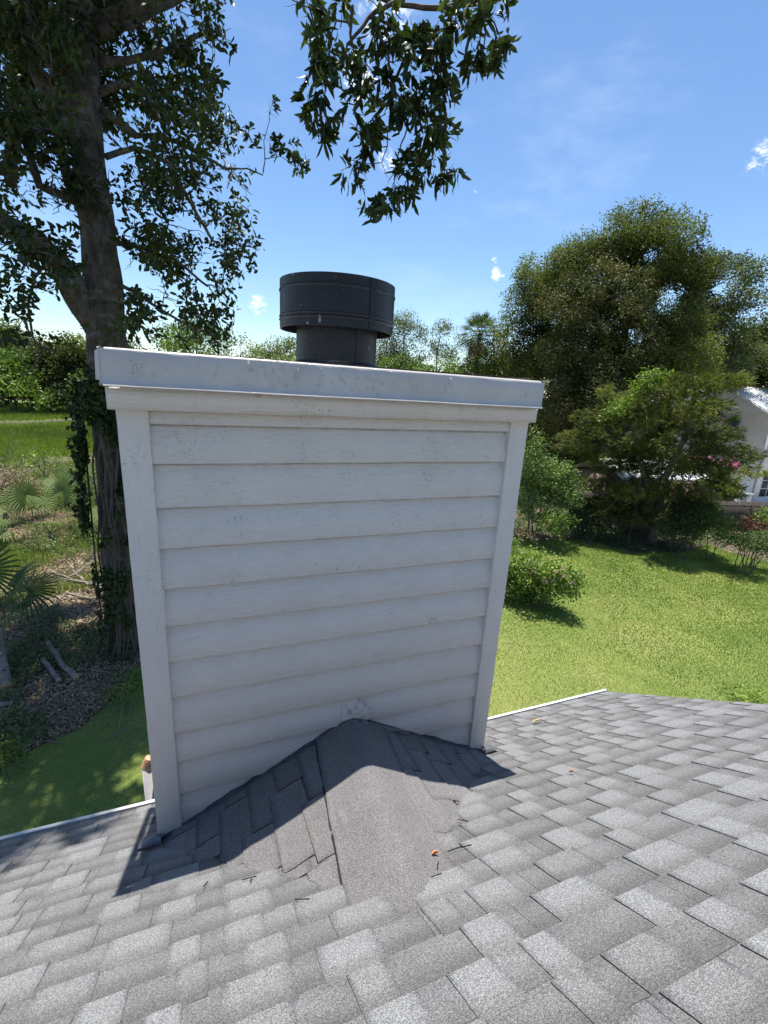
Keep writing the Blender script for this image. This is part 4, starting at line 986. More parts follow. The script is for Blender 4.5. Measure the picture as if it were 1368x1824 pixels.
# cedar
CDD = 26.5
cb = [(1180, 700, 60, 24), (1235, 690, 60, 22), (1290, 680, 36, 16), (1120, 735, 60, 24), (1190, 745, 80, 26), (1260, 735, 60, 24), (1075, 770, 50, 18), (1145, 785, 80, 24), (1225, 790, 70, 24), (1280, 770, 35, 18), (1050, 795, 50, 14), (1100, 820, 60, 20), (1180, 830, 80, 24), (1245, 832, 60, 18),
      (1310, 810, 46, 14), (1338, 800, 26, 9), (1330, 838, 30, 9), (1065, 860, 30, 16), (1140, 872, 60, 22), (1215, 872, 70, 22), (1280, 870, 36, 18), (1090, 900, 60, 20), (1035, 782, 45, 16), (1065, 750, 50, 20), (1020, 800, 30, 10), (1100, 700, 30, 16), (1045, 893, 28, 14), (1160, 912, 60, 20), (1235, 905, 50, 22), (1040, 770, 26, 8), (1275, 850, 20, 10)]
ced = gentree('cedar_tree', 'feathery olive-green cedar with low spreading boughs at the edge of the right lawn', 'tree', None, CDD, (1172, 948), cb, M_cedar, 0, 0, 0, 0, .22) if False else None
b = at(1165, 950, CDD); b[2] = G
ced = empty('cedar_tree', tuple(b), 'feathery olive-green cedar with low spreading boughs at the edge of the right lawn', 'tree')
mb = MB(); wood = limb(mb, [b, at(1180, 860, CDD), at(1225, 770, CDD), at(1240, 670, CDD)], .26, .05, 12, .12, .05, 5)
wood += limb(mb, [b+np.array([.2, .1, 1.2]), at(1140, 830, CDD-.3), at(1120, 730, CDD-.5)], .14, .04, 8); wood += limb(mb, [at(1195, 850, CDD), at(1240, 830, CDD), at(1330, 815, CDD-.3)], .07, .02, 6)
bl = [pb(x, y, CDD+random.uniform(-1.6, 1.2), rx, ry, 1.0) for x, y, rx, ry in cb]
finetwigs(mb, wood, bl, 9, .018); mb.build('trunk', M_bark, ced, smooth=True)
parts = []
for (c, r_) in bl:
    k = int(120*math.pi*r_[0]*r_[2]); P_, d = blobpts(c, r_, k, .15, -.2, .9)
    hdir = norm((P_-wood[8])*np.array([1, 1, .25])); D = norm(hdir*1.2+rng.normal(0, .45, d.shape)+np.array([0, 0, .15]))
    cl = np.array([noise.noise(Vector(tuple(p*.7+3))) for p in P_])
    parts.append(rosettes(P_, D, 7, .30, .045, .1, .75, np.clip(.42+cl*.8+rng.normal(0, .12, len(P_)), 0, 1), .12))
V, Fc, T = concat(parts); npmesh('crown', V, Fc, M_cedar, ced, {'tone': T})
gentree('climbing_vine', 'bright yellow-green vine on top of the cedar', 'vine', None, 25.6, (1120, 950), [(1160, 672, 18, 12), (1135, 690, 20, 14), (1120, 708, 16, 10), (1180, 668, 10, 8), (1095, 728, 20, 8), (1080, 745, 14, 8)], M_bright, 26, 7, .17, .09, .03, depth=.4, tone=(.4, .95), gap=-.4, ground=1)
# shrubs along the far edge of the right lawn
sh = 'shrubs along the far edge of the right lawn'
gentree('green_shrub', 'large pale green shrub mass right behind the chimney corner', 'shrub', sh, 24, (948, 935), [(935, 790, 24, 30), (945, 830, 36, 30), (975, 845, 40, 30), (940, 870, 40, 34), (990, 850, 34, 28), (1005, 875, 30, 30), (960, 900, 40, 26)], M_shrub, 22, 8, .15, .07, .06, depth=1.2, tone=(.3, .95), stems=4, gap=-.2, up=.6)
gentree('green_shrub', 'small light green shrub in front of the dark hedge, just right of the chimney', 'shrub', sh, 22.3, (995, 948), [(990, 920, 22, 14), (975, 932, 22, 12), (1008, 930, 18, 14), (1000, 942, 18, 10)], M_bright, 30, 7, .14, .06, .03, depth=.7, tone=(.2, .7), stems=3, gap=-.25, up=.6)
gentree('dark_shrub', 'dark shrub under the left boughs of the cedar', 'shrub', sh, 24.6, (1050, 945), [(1045, 925, 34, 22), (1080, 935, 30, 16), (1020, 945, 24, 12)], M_leafbig, 26, 7, .14, .06, .04, depth=.8, tone=(.1, .6), stems=3)
gentree('dark_shrub', 'dark shrub under the right boughs of the cedar', 'shrub', sh, 25, (1215, 950), [(1195, 930, 34, 20), (1235, 935, 30, 18), (1215, 948, 30, 12), (1255, 915, 20, 14)], M_leafbig, 26, 7, .14, .06, .04, depth=.8, tone=(.2, .7), stems=3)
gentree('green_shrub', 'yellowish green shrub directly in front of the left end of the visible fence', 'shrub', sh, 26, (1270, 955), [(1262, 920, 22, 10), (1285, 925, 18, 10), (1275, 942, 26, 14), (1295, 945, 16, 10)], M_bright, 28, 7, .13, .06, .03, depth=.8, tone=(.15, .65), stems=3)
gentree('green_shrub', 'bright lime shrub against the fence at the right border of the view', 'shrub', sh, 26.5, (1368, 948), [(1366, 918, 14, 12), (1380, 925, 20, 16), (1360, 935, 14, 10)], M_bright, 30, 7, .13, .06, .03, depth=.7, tone=(.5, 1.), stems=3)
gentree('red_shrub', 'reddish leaved shrub in front of the fence', 'shrub', sh, 26, (1340, 948), [(1340, 930, 18, 10), (1328, 938, 12, 8), (1350, 938, 10, 8)], M_red, 34, 7, .12, .05, .03, depth=.5, tone=(.2, .9), stems=3)
gentree('green_shrub', 'low mixed green shrub between the fence and the grass at far right', 'shrub', sh, 25, (1340, 975), [(1310, 955, 30, 12), (1345, 958, 26, 13), (1380, 962, 26, 14), (1330, 972, 22, 9), (1368, 980, 24, 10), (1295, 965, 12, 7)], M_shrub, 30, 7, .12, .055, .03, depth=.8, tone=(.3, .95), stems=4, gap=-.2)
gentree('low_plant', 'small dry plant on the bare edge of the lawn beside the chimney', 'plant', None, 21, (925, 955), [(920, 948, 18, 6), (945, 952, 18, 5)], M_straw, 40, 6, .12, .03, .015, depth=.4, stems=2)
# hydrangea on the lawn
hy = gentree('hydrangea', 'rounded hydrangea bush with faded flower heads standing on the right lawn beside the chimney', 'shrub', None, 15.6, (955, 1062),
        [(905, 1025, 26, 26), (940, 1020, 30, 26), (980, 1018, 30, 22), (1010, 1025, 22, 20), (925, 1045, 30, 18), (970, 1045, 34, 18), (1005, 1045, 20, 12), (950, 1000, 26, 14), (890, 1050, 20, 16)], M_bright, 46, 7, .13, .075, .02, depth=.75, tone=(.1, .9), th=(.6, 1.4), stems=6, gap=-.3, up=.8)
mb = MB(); C = []; D = []
for (x, y) in [(948, 1000), (964, 1006), (1003, 1014), (990, 1019), (1004, 1028), (968, 1032), (972, 1038), (950, 1020), (1018, 1040), (985, 1036), (938, 1008)]:
    c = at(x, y, 15.0)
    for i in range(26):
        v = norm(rng.normal(0, 1, 3)); v[2] = abs(v[2]); C.append(c+v*.075); D.append(v)
V, Fc, T = rosettes(np.array(C), np.array(D), 4, .035, .03, 1., 1.4, rng.uniform(.2, .9, len(C)), .1); npmesh('flower_head', V, Fc, M_flow, hy, {'tone': T})
pot = gp(942, 1068); mb = MB(); mb.tube([pot, pot+np.array([0, 0, .24]), pot+np.array([0, 0, .25]), pot+np.array([0, 0, .28])], [.13, .16, .175, .175], 16)
tag(mb.build('flower_pot', plain('dark_pot', (.02, .02, .02), .6)), 'small dark pot on the grass in front of the hydrangea', 'pot')
gentree('green_shrub', 'upright bright green shrub behind the hydrangea, half hidden by the chimney', 'shrub', None, 18.5, (905, 1000), [(905, 975, 22, 22), (920, 985, 14, 14), (895, 1000, 20, 14)], M_bright, 34, 7, .14, .05, .03, depth=.6, tone=(.2, .7), stems=4)
# hedge top that shows over the right eave
e = at(1350, 1246, 6.0)
hg = gentree('hedge', 'yellow-green hedge top peeping over the roof edge at far right', 'hedge', None, 8.2, (1345, 1300), [(1330, 1252, 28, 8), (1365, 1254, 30, 10), (1400, 1262, 30, 14), (1440, 1270, 30, 16)], M_bright, 120, 7, .07, .03, .02, depth=.4, tone=(.5, 1.), stems=4, ground=1, gap=-.5)

# trees in the distance
far = 'trees beyond the chimney'
for args in [
    ('far_tree', 'feathery pale tree directly right of the flue hood', 50, (712, 720), [(700, 590, 30, 26), (722, 572, 18, 18), (740, 595, 24, 18), (685, 620, 30, 26), (725, 625, 34, 24), (700, 650, 40, 24), (730, 650, 40, 24)], M_grey, (.3, .9), -.06),
    ('far_tree', 'small pale-limbed tree with flat crown between the flue and the palm', 52, (772, 720), [(785, 580, 18, 9), (770, 590, 14, 9), (800, 592, 16, 9), (778, 610, 22, 10), (790, 630, 26, 14), (770, 650, 34, 18)], M_grey, (.2, .8), -.05),
    ('far_tree', 'low dark tree left of the flue pipe', 48, (505, 720), [(500, 612, 22, 16), (520, 620, 20, 16), (480, 625, 26, 14), (500, 640, 40, 14), (450, 640, 30, 12)], M_oak, (.3, .8), -.15),
    ('far_tree', 'thin yellow-green tree left of the flue with open twigs', 40, (430, 720), [(428, 608, 12, 12), (440, 625, 20, 12), (420, 635, 24, 12), (455, 628, 12, 8)], M_bright, (.2, .8), -.05),
    ('far_tree', 'round tree lit yellow-green behind the evergreen crown, left of the chimney top', 34, (345, 720), [(320, 600, 40, 22), (350, 590, 40, 20), (385, 605, 30, 22), (340, 625, 60, 20), (290, 615, 26, 20)], M_bright, (.0, .6), -.2),
    ('far_tree', 'mid green bushy tree right of the palm', 45, (885, 740), [(880, 590, 24, 20), (895, 620, 24, 30), (870, 640, 34, 24), (900, 660, 26, 24), (910, 700, 26, 40)], M_oak, (.4, .95), -.2),
    ('far_tree', 'olive tree behind the fan palm', 58, (845, 720), [(830, 610, 20, 14), (850, 640, 34, 22), (820, 650, 30, 18), (800, 640, 24, 16)], M_oak, (.4, .9), -.15)]:
    nm, lab, dist, foot, bl, mat, tn, gap = args
    gentree(nm, lab, 'tree', far, dist, foot, bl, mat, 9, 8, .21, .10, .16, tone=tn, depth=1.8, gap=gap, gs=.5, up=.6, ground=1, twigs=5)
hd = [(x, 655+random.uniform(-8, 6), 26, 16) for x in range(300, 930, 26)]+[(x, 690, 34, 24) for x in range(300, 960, 40)]
for i, (ch_, lab) in enumerate([(hd[0:8], 'row of bushes beyond the left end of the chimney cap'), (hd[8:16], 'row of bright bushes beyond the chimney cap right of the flue'), (hd[16:25], 'row of yellow-green bushes beyond the right end of the chimney cap'), (hd[25:], 'low green undergrowth beyond the chimney')]):
    gentree('bushes', lab, 'bushes', None, 42+i*2, (ch_[len(ch_)//2][0], 760), ch_, M_bright if i else M_oak, 7, 8, .24, .11, .06, tone=(.0, .75), depth=2, gap=-.2, gs=.6, up=.7, ground=1, stems=5, twigs=1, crownname='foliage')
# woods beyond the marsh on the left: each its own tree
lw = 'trees beyond the marsh'
for (lab, dist, fx, bl, mat, tn) in [
    ('tall dark tree at the left border beyond the marsh', 104, 10, [(8, 590, 26, 20), (-20, 620, 40, 40), (20, 620, 30, 24)], M_oak, (.3, .8)),
    ('bright green tree with a bare pale trunk beyond the marsh, left border', 92, 26, [(20, 640, 30, 16), (5, 655, 30, 18), (40, 660, 26, 22), (15, 690, 40, 22)], M_bright, (.1, .7)),
    ('rounded tree beyond the marsh, second from the left border', 98, 55, [(60, 620, 28, 18), (45, 640, 26, 20), (75, 645, 26, 22), (60, 680, 36, 26)], M_grey, (.1, .7)),
    ('dark rounded tree beyond the marsh, midway between the border and the big trunk', 96, 90, [(95, 615, 28, 18), (85, 640, 30, 24), (105, 660, 30, 30), (90, 690, 34, 20)], M_oak, (.1, .6)),
    ('dense dark tree beyond the marsh next to the big trunk', 94, 135, [(135, 620, 30, 20), (120, 650, 30, 30), (150, 650, 34, 34), (135, 690, 44, 24)], M_oak, (.1, .7)),
    ('low bright green bush at the foot of the woods beyond the marsh', 90, 98, [(95, 705, 14, 10), (82, 712, 16, 8)], M_bright, (.2, .7)),
    ('low yellow-green bush at the foot of the woods near the big trunk', 88, 150, [(145, 690, 14, 22), (165, 700, 18, 22), (155, 715, 20, 12)], M_shrub, (.5, 1.)),
    ('dark low thicket at the foot of the woods, left border', 91, 30, [(0, 705, 30, 12), (40, 708, 26, 12), (62, 708, 20, 14), (115, 705, 20, 16)], M_leafbig, (.2, .7)),
    ('dark tree beyond the marsh, hidden mostly by the big trunk', 97, 195, [(190, 630, 30, 26), (210, 660, 34, 36), (230, 640, 30, 30), (200, 700, 40, 24)], M_oak, (.1, .6))]:
    gentree('marsh_edge_tree', lab, 'tree' if 'tree' in lab else 'bush', lw, dist, (fx, 724), bl, mat, 2.4, 8, .62, .30, .22, tone=tn, depth=4, gap=-.2, gs=.25, up=.6, ground=1, twigs=4)

# far wood that closes the view behind the trees
wb = []
for x in range(240, 1480, 30):
    y = 672+random.uniform(-10, 8)-(22 if x > 1180 else 0)-(12 if 900 < x < 1180 else 0)
    wb += [pb(x, y, 72+random.uniform(-3, 3), 26, 20, 2.5), pb(x+12, y+34, 70, 28, 22, 2.5)]
for x in range(930, 1420, 34): wb += [pb(x, 770, 62, 30, 34, 2), pb(x+10, 830, 56, 30, 30, 2)]
for x in range(-60, 270, 26): wb += [pb(x, 655+random.uniform(-12, 6), 112, 22, 22, 4), pb(x, 690, 108, 24, 22, 4)]
tag(crown('woods', wb, M_oak, None, 9, 8, .5, .26, (.4, 1.3), .6, 1., -.3, .3, (.1, .7), shell=.2), 'far-off wood that closes the view behind the nearer trees', None, None, 'stuff')
# --- palms
def fanleaf(mb, c, d, upv, R_, nseg=26, spread=2.2, fold=.18, droopy=.35, tone=.5):
    d = norm(np.array(d, float)); upv = np.array(upv, float); s = norm(np.cross(d, upv)); nn = np.cross(s, d)
    for i in range(nseg):
        a = lerp(-spread, spread, i/(nseg-1)); dirv = d*math.cos(a)+s*math.sin(a); L_ = R_*(1-.18*abs(a)/spread)*random.uniform(.92, 1.05)
        sd = norm(np.cross(dirv, nn)); w_ = R_*.03
        p0 = c; p1 = c+dirv*L_*.45+nn*R_*.05; p2 = c+dirv*L_*.78+np.array([0, 0, -droopy*.10*L_]); p3 = c+dirv*L_+np.array([0, 0, -droopy*L_*random.uniform(.25, .5)])
        V = [p0-sd*.002, p0+sd*.002, p1+sd*w_-nn*w_*fold*3, p1, p1-sd*w_-nn*w_*fold*3, p2+sd*w_*.7, p2-sd*w_*.7, p3]
        tt = np.clip(tone+random.gauss(0, .12), 0, 1)
        mb.quadset(V, [(0, 1, 3, 4), (1, 1+1, 3, 3)][0:1]+[(1, 2, 3, 0), (3, 2, 5, 6), (4, 3, 6, 6)][0:2]+[(4, 3, 5, 6)], 0, tone=[tt]*8)
        mb.quadset([V[5], V[6], V[7], lerp(V[5], V[7], .5)], [(1, 0, 3, 2)], 0, tone=[tt]*4)
def palmetto(label, c, fronds, stemh=.3, tone=.5, group='palmettos on the bank'):
    """c: base; fronds: list of (tip direction px offset as world vector, stalk length, radius)"""
    root = empty('palmetto', tuple(c), label, 'palm', group)
    mb = MB(); limb(mb, [c, c+np.array([.05, 0, stemh])], .13, .11, 10); mb.build('stem', M_bark, root)
    for (v, sl_, R_) in fronds:
        R_ *= 1.3; v = np.array(v, float); s_ = c+np.array([0, 0, stemh]); e_ = s_+norm(v)*sl_; pts = wander(s_, e_, 5, .03, -.06)
        mb = MB(); mb.tube(pts, [.016, .014, .012, .011, .010, .009], 5, tone=.6)
        dv = norm(norm(v)*1.0+np.array([0, 0, -.12])); fanleaf(mb, pts[-1], dv, (0.05, -.35, 1), R_, tone=tone+random.uniform(-.15, .15), droopy=random.uniform(.3, .9))
        mb.build('frond', M_palm, root)
pc = gp(92, 965)
palmetto('sunlit fan palmetto standing on the sunny bank, left of the big trunk', pc, [((-.35, -.2, 1.2), 1.9, .85), ((.45, -.1, 1.25), 2.0, .95), ((-1.1, -.3, .75), 1.9, .8), ((1.1, -.2, .6), 1.6, .85), ((-.8, .4, 1.1), 1.7, .8), ((.3, .6, 1.1), 1.8, .8), ((1.2, .3, .35), 1.5, .8), ((-1.3, 0, .3), 1.6, .8), ((.1, -.9, .6), 1.3, .7)], .35, .6)
pn = gp(-30, 1150)
palmetto('near fan palmetto with dark fronds reaching in from the left border', pn, [((.9, -.2, 1.1), 1.5, .85), ((.8, -.6, .55), 1.3, .8), ((.3, .1, 1.5), 1.6, .9), ((-.6, -.2, 1.), 1.4, .8), ((1.0, .5, .7), 1.3, .8), ((-.2, -.8, .9), 1.2, .8)], .5, .3)
pq = gp(150, 895)
palmetto('drooping fan palmetto half hidden behind the big trunk', pq, [((-.4, -.3, .9), 1.6, .9), ((.5, -.2, .9), 1.5, .9), ((-1., .1, .5), 1.5, .8), ((.9, -.2, .4), 1.3, .8), ((0, -.9, .5), 1.2, .8)], .4, .6)
pz = gp(10, 925)
palmetto('fan palmetto at the left border behind the sunny bank', pz, [((.6, -.2, .9), 1.4, .9), ((-.4, -.2, 1.), 1.4, .9), ((.9, .1, .3), 1.3, .8), ((.2, -.7, .5), 1.2, .8)], .3, .65)
def cabbage(label, px, py, dist, R_):
    top = at(px, py, dist); b = np.array([top[0], top[1], G]); root = empty('cabbage_palm', tuple(b), label, 'palm tree')
    mb = MB(); limb(mb, [b, top], .24, .2, 10); mb.build('trunk', M_bark, root)
    mb = MB()
    for i in range(34):
        a = i*2.4; el = lerp(1.35, -.75, i/34); v = np.array([math.cos(a)*math.cos(el), math.sin(a)*math.cos(el), math.sin(el)])
        e_ = top+v*R_*.5; fanleaf(mb, e_, v, (0.01, .02, 1) if abs(v[2]) < .9 else (1, 0, .1), R_*.62, 14, 1.5, tone=.45 if el > -.2 else .2, droopy=.8); mb.tube([top, e_], [.03, .02], 4, tone=.5)
    mb.build('crown', M_palm, root)
    mb = MB()
    for i in range(26):
        a = i*2.4; v = np.array([math.cos(a)*.5, math.sin(a)*.5, -1]); fanleaf(mb, top+v*R_*.35, v, (math.cos(a), math.sin(a), .1), R_*.55, 9, .9, tone=random.uniform(.1, .6), droopy=.6)
    mb.build('dead_skirt', M_straw, root)
cabbage('cabbage palm with a brown skirt rising above the bushes right of the flue', 855, 597, 46, 2.3)

# bare dead shrub at the left border
db = gp(-15, 880); ds = empty('dead_shrub', tuple(db), 'bare grey twiggy shrub at the left border in front of the marsh', 'shrub'); mb = MB()
for i in range(26):
    a = random.uniform(-.5, 1.5); e_ = db+np.array([random.uniform(-1.5, 3.2), random.uniform(-1, 1), random.uniform(1.2, 3.8)]); P_ = wander(db, e_, 6, .12); mb.tube(P_, [lerp(.03, .006, k/6) for k in range(7)], 4)
    for j in range(4): s_ = P_[random.randint(2, 6)]; mb.tube(wander(s_, s_+rng.normal(0, .5, 3)+np.array([.3, 0, .2]), 3, .2), [.008, .006, .004, .003], 3)
mb.build('twigs', M_branch, ds)
gentree('yellow_bush', 'straggling yellow-green bush at the near edge of the marsh', 'bush', None, 36, (80, 850), [(60, 815, 14, 7), (80, 812, 16, 8), (98, 818, 14, 7), (72, 824, 22, 6), (45, 822, 14, 5)], M_bright, 16, 7, .22, .12, .04, depth=1.2, tone=(.5, 1.), ground=1, stems=4, gap=-.05)
for (lab, dist, fx, fy, bl, mat, tn) in [('dry tan bush beside the sunlit palmetto', 27, 20, 905, [(10, 850, 30, 16), (30, 862, 26, 14), (50, 870, 20, 12)], M_straw, (.3, .9)), ('pale green bush left of the ivy trunk', 25, 150, 870, [(140, 845, 20, 22), (160, 860, 20, 24), (135, 870, 20, 16)], M_shrub, (.6, 1.)),
                                      ('low green bush under the sunlit palmetto', 20, 110, 985, [(120, 975, 26, 10), (150, 980, 22, 10), (165, 965, 18, 12)], M_shrub, (.4, 1.)), ('leafy weed on the shaded border of the left lawn', 9.2, 15, 1350, [(20, 1340, 22, 12), (-5, 1350, 20, 14)], M_bright, (.0, .5)),
                                      ('green weed tuft at the corner of the left lawn next to the chimney', 10.4, 215, 1240, [(215, 1225, 26, 14), (240, 1210, 22, 14), (190, 1250, 20, 10)], M_bright, (.1, .6))]:
    gentree('bank_bush', lab, 'bush', 'low bushes on the bank', dist, (fx, fy), bl, mat, 40 if dist > 15 else 90, 7, .16 if dist > 15 else .10, .035, .012, depth=.7 if dist > 15 else .35, tone=tn, ground=1, stems=4, gap=-.15)

# ================================================================== fence, shed, houses
fa, fb = gp(1400, 945), gp(1010, 938); fd = (fb-fa); FL = np.linalg.norm(fd); fd /= FL; fnrm = np.array([fd[1], -fd[0], 0]); fnrm = fnrm if fnrm@(CAM-fa) > 0 else -fnrm
M_fence = plain('weathered_fence', (.065, .05, .04), .85, 0, 6, .4, 20)
fe = empty('wooden_fence', tuple(fa), 'weathered brown board fence behind the shrubs at the right', 'fence')
mb = MB(); k = 0; s_ = 0.
while s_ < FL:
    w_ = random.uniform(.13, .15); c = fa+fd*(s_+w_/2); h = 1.75+random.uniform(-.03, .03); mb.obox(c+np.array([0, 0, h/2])-fnrm*.03, fd*(w_/2-.004), fnrm*.01, (0, 0, h/2)); s_ += w_
mb.build('boards', M_fence, fe)
mb = MB()
for h in (.45, 1.5): mb.obox((fa+fb)/2+np.array([0, 0, h])+fnrm*.02, fd*FL/2, fnrm*.025, (0, 0, .05))
mb.build('rails', M_fence, fe)
for i in range(int(FL/2.4)+1):
    mb = MB(); c = fa+fd*(i*2.4+.4); mb.obox(c+np.array([0, 0, .95])+fnrm*.06, fd*.05, fnrm*.05, (0, 0, .95)); mb.build('post', M_fence, fe)
# shed
M_metal = plain('white_metal_roof', (.74, .75, .76), .35, .0, 2, .06)
s0 = at(1128, 900, 30.6); s0[2] = G; she = empty('garden_shed', tuple(s0), 'low shed with a white metal roof half hidden behind the cedar', 'shed')
mb = MB(); mb.box((s0[0]-3.0, s0[1]-1.6, G), (s0[0]+3.4, s0[1]+1.8, G+3.05)); mb.build('wall', plain('shed_wood', (.16, .11, .075), .8, 0, 4, .3), she)
mb = MB(); z0, z1 = G+3.1, G+3.95
for i in range(16):
    xa, xb = lerp(-3.4, 3.8, i/16), lerp(-3.4, 3.8, (i+1)/16)
    mb.quadset([(s0[0]+xa, s0[1]-2., z0), (s0[0]+xb, s0[1]-2., z0), (s0[0]+xb, s0[1]+.1, z1), (s0[0]+xa, s0[1]+.1, z1), (s0[0]+xb, s0[1]+2.2, z0), (s0[0]+xa, s0[1]+2.2, z0)], [(0, 1, 2, 3), (3, 2, 4, 5)], 0)
    mb.obox((s0[0]+xa, s0[1]-.95, (z0+z1)/2+.015), (.02, 0, 0), (0, 1.05, .425), (0, -.008, .02))
mb.box((s0[0]-3.4, s0[1]-2.02, z0-.12), (s0[0]+3.8, s0[1]-1.99, z0+.01)); mb.build('roof', M_metal, she)
# neighbour's two-storey house: ridge along x, gable towards the camera's left
hc = at(1342, 885, 46); hx, hy_ = hc[0], hc[1]; ZE = 1.75; ZR = 3.75; HD = 4.0; HLen = 14
M_siding = None
m, t, p = newmat('white_lap_siding'); o = objc(t); sep = N(t, 'ShaderNodeSeparateXYZ'); t.links.new(o, sep.inputs[0])
fr = math_n(t, 'FRACT', math_n(t, 'MULTIPLY', sep.outputs[2], 5.)); setp(t, p, 'Base Color', ramp(t, noise_n(t, o, 3, 3), [(.3, (.66, .70, .74)), (.7, (.74, .78, .82))])); setp(t, p, 'Roughness', .6); bump(t, p, fr, 1., .06); M_siding = m
M_glass = newmat('window_glass'); setp(M_glass[1], M_glass[2], 'Base Color', (.05, .07, .09)); setp(M_glass[1], M_glass[2], 'Roughness', .08); M_glass = M_glass[0]
M_dark = plain('dark_opening', (.03, .03, .035), .6)
nh = empty('white_house', (hx, hy_, G), 'two-storey white house with a white metal roof at the right border of the view', 'house')
mb = MB(); V = [(hx, hy_, G), (hx+HLen, hy_, G), (hx+HLen, hy_+2*HD, G), (hx, hy_+2*HD, G), (hx, hy_, ZE), (hx+HLen, hy_, ZE), (hx+HLen, hy_+2*HD, ZE), (hx, hy_+2*HD, ZE), (hx, hy_+HD, ZR-.05), (hx+HLen, hy_+HD, ZR-.05)]
mb.quadset(V, [(0, 1, 5, 4), (1, 2, 6, 5), (2, 3, 7, 6), (3, 0, 4, 7), (4, 8, 9, 5), (7, 6, 9, 8), (4, 7, 8, 8)][:6], 0)
mb.quadset([V[4], V[7], V[8], lerp(np.array(V[4]), np.array(V[8]), .5)], [(1, 0, 3, 2)], 0)
mb.quadset([V[5], V[6], V[9], lerp(np.array(V[5]), np.array(V[9]), .5)], [(0, 1, 2, 3)], 0)
mb.build('wall', M_siding, nh)
mb = MB(); sl2 = (ZR-ZE)/HD; ov_ = .4
for i in range(32):
    xa, xb = hx-ov_+i*(HLen+.8)/32, hx-ov_+(i+1)*(HLen+.8)/32
    for sg in (-1, 1):
        y0_ = hy_+HD+sg*(HD+ov_); zz = ZE-ov_*sl2
        mb.quadset([(xa, y0_, zz), (xb, y0_, zz), (xb, hy_+HD, ZR+.06), (xa, hy_+HD, ZR+.06)], [(0, 1, 2, 3)] if sg < 0 else [(1, 0, 3, 2)], 0)
        c = np.array([xa, (y0_+hy_+HD)/2, (zz+ZR+.06)/2+.03]); mb.obox(c, (.022, 0, 0), (0, (hy_+HD-y0_)/2, (ZR+.06-zz)/2), (0, 0, .035))
for sg in (-1, 1):
    y0_ = hy_+HD+sg*(HD+ov_); zz = ZE-ov_*sl2
    mb.obox(((hx-ov_), (y0_+hy_+HD)/2, (zz+ZR)/2-.08), (.03, 0, 0), (0, (hy_+HD-y0_)/2, (ZR+.06-zz)/2), (0, 0, .1))
mb.obox((hx+HLen/2, hy_-ov_, ZE-ov_*sl2-.06), (HLen/2+.4, 0, 0), (0, .04, 0), (0, 0, .06))
mb.build('roof', M_metal, nh)
def win(par, plane, a, z, w_, h, nx=2, ny=2, name='window'):
    """plane 'gable' (x=hx, a along +y) or 'front' (y=hy_, a along +x)"""
    f_ = MB(); g_ = MB(); T_ = .05
    def bb(m_, a0, a1, z0, z1, o0, o1):
        if plane == 'gable': m_.box((hx-o1, hy_+a0, z0), (hx-o0, hy_+a1, z1))
        else: m_.box((hx+a0, hy_-o1, z0), (hx+a1, hy_-o0, z1))
    for (a0, a1, z0, z1) in ((a-.1, a, z-.1, z+h+.1), (a+w_, a+w_+.1, z-.1, z+h+.1), (a, a+w_, z-.1, z), (a, a+w_, z+h, z+h+.1)): bb(f_, a0, a1, z0, z1, .001, .06)
    for i in range(1, nx): bb(f_, a+w_*i/nx-.025, a+w_*i/nx+.025, z, z+h, .012, .045)
    for i in range(1, ny): bb(f_, a, a+w_, z+h*i/ny-.025, z+h*i/ny+.025, .014, .043)
    fr_ = f_.build(name, M_wht, par); bb(g_, a, a+w_, z, z+h, .001, .010); g_.build('pane', M_glass if name == 'window' else M_dark, fr_)
    return fr_
win(nh, 'gable', 2.4, -.4, 1.0, 1.6, 1, 2); win(nh, 'gable', 5.2, -.4, 1.0, 1.6, 1, 2)
for a_x in (.5, 1.9, 5.2, 8.5): win(nh, 'front', a_x, -.55, 1.1, 1.8, 2, 2)
win(nh, 'front', .5, G+.35, 3.6, 2.0, 4, 3, 'screened_porch_opening'); win(nh, 'front', 6.5, G+.35, 2.6, 2.0, 3, 3, 'screened_porch_opening'); win(nh, 'gable', 4.2, G+.2, 1.1, 2.1, 1, 2, 'dark_door')
mb = MB(); mb.box((hx-.25, hy_-.9, -1.1), (hx+HLen, hy_-.002, -.92)); mb.build('balcony_band', M_wht, nh)
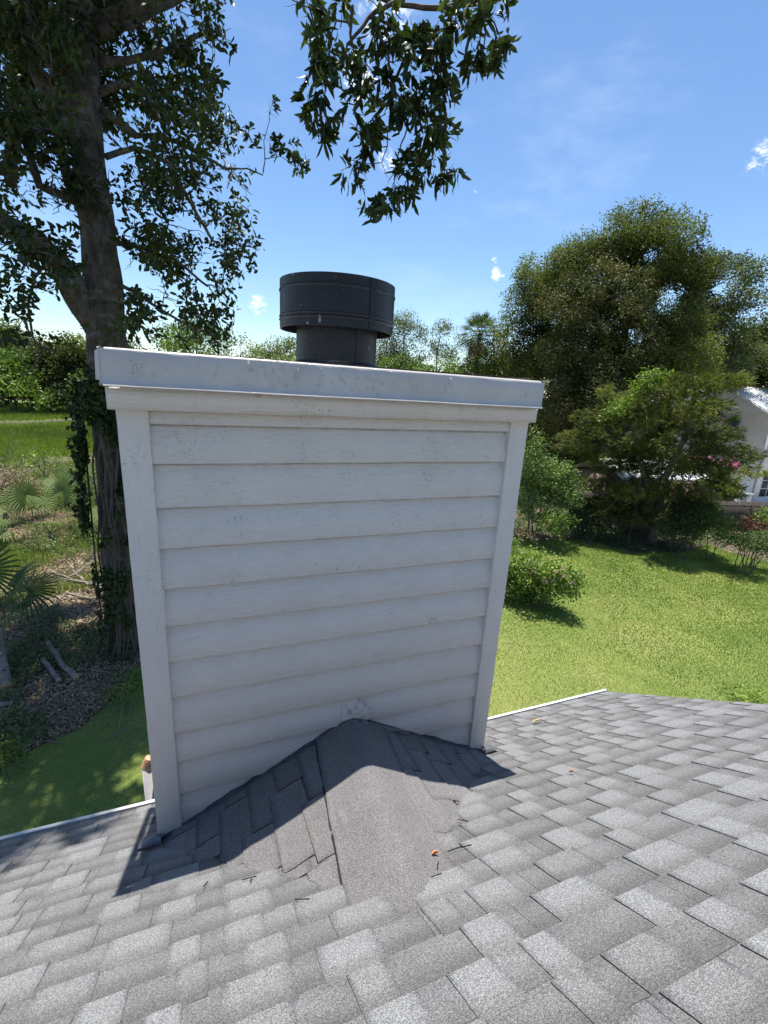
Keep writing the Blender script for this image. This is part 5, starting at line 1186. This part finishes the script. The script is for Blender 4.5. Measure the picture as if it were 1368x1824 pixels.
mb = MB(); mb.box((hx-.005, hy_-.03, G), (hx+.18, hy_-.001, ZE)); mb.box((hx-.03, hy_-.03, G), (hx-.006, hy_+.18, ZE)); mb.build('corner_trim', M_wht, nh)
pcx = gp(1322, 903); mb = MB(); mb.box((pcx[0]-.3, pcx[1]-.3, G), (pcx[0]+.3, pcx[1]+.3, G+1.0)); mb.box((pcx[0]-.36, pcx[1]-.36, G+1.0), (pcx[0]+.36, pcx[1]+.36, G+1.08))
tag(mb.build('utility_box', plain('grey_box_paint', (.4, .4, .4), .6), None, bevel=.02), 'grey square post on the white patio in front of the white house', 'post')
# second white house deeper in
h2 = at(1228, 700, 60); x2, y2 = h2[0], h2[1]; n2 = empty('white_outbuilding', (x2, y2, G), 'white building with a pale metal roof glimpsed through the top of the cedar', 'building')
mb = MB(); mb.box((x2-1.6, y2, G), (x2+2.2, y2+4, 3.6)); mb.build('wall', M_siding, n2)
mb = MB(); mb.quadset([(x2-2., y2-.4, 3.5), (x2+2.6, y2-.4, 3.5), (x2+2.6, y2+2, 5.0), (x2-2., y2+2, 5.0), (x2+2.6, y2+4.4, 3.5), (x2-2., y2+4.4, 3.5), (x2-2., y2-.4, 3.35), (x2+2.6, y2-.4, 3.35)], [(0, 1, 2, 3), (3, 2, 4, 5), (6, 7, 1, 0)], 0); mb.build('roof', M_metal, n2)
# pink flowering shrubs beside the house
for (lab, x, y) in [('pink flowering shrub seen through the cedar left of the dark door', 1253, 822), ('pink flowering shrub between the dark door and the porch', 1299, 828)]:
    r0 = gentree('flowering_shrub', lab, 'shrub', 'pink flowering shrubs by the white house', 35.5, (x, 880), [(x, y+12, 16, 14), (x+5, y+30, 18, 18)], M_shrub, 16, 7, .18, .08, .04, depth=.8, ground=1, stems=3)
    c = at(x, y, 34.6); P_, d = blobpts(c, (.7, .5, .4), 420, .1, -.9, 1.4)
    V, Fc, T = rosettes(P_, norm(d+np.array([0, 0, .5])), 5, .09, .07, .6, 1.4, rng.uniform(.1, .9, len(P_))); npmesh('flower', V, Fc, M_pink, r0, {'tone': T})
print('objects', len(bpy.data.objects))
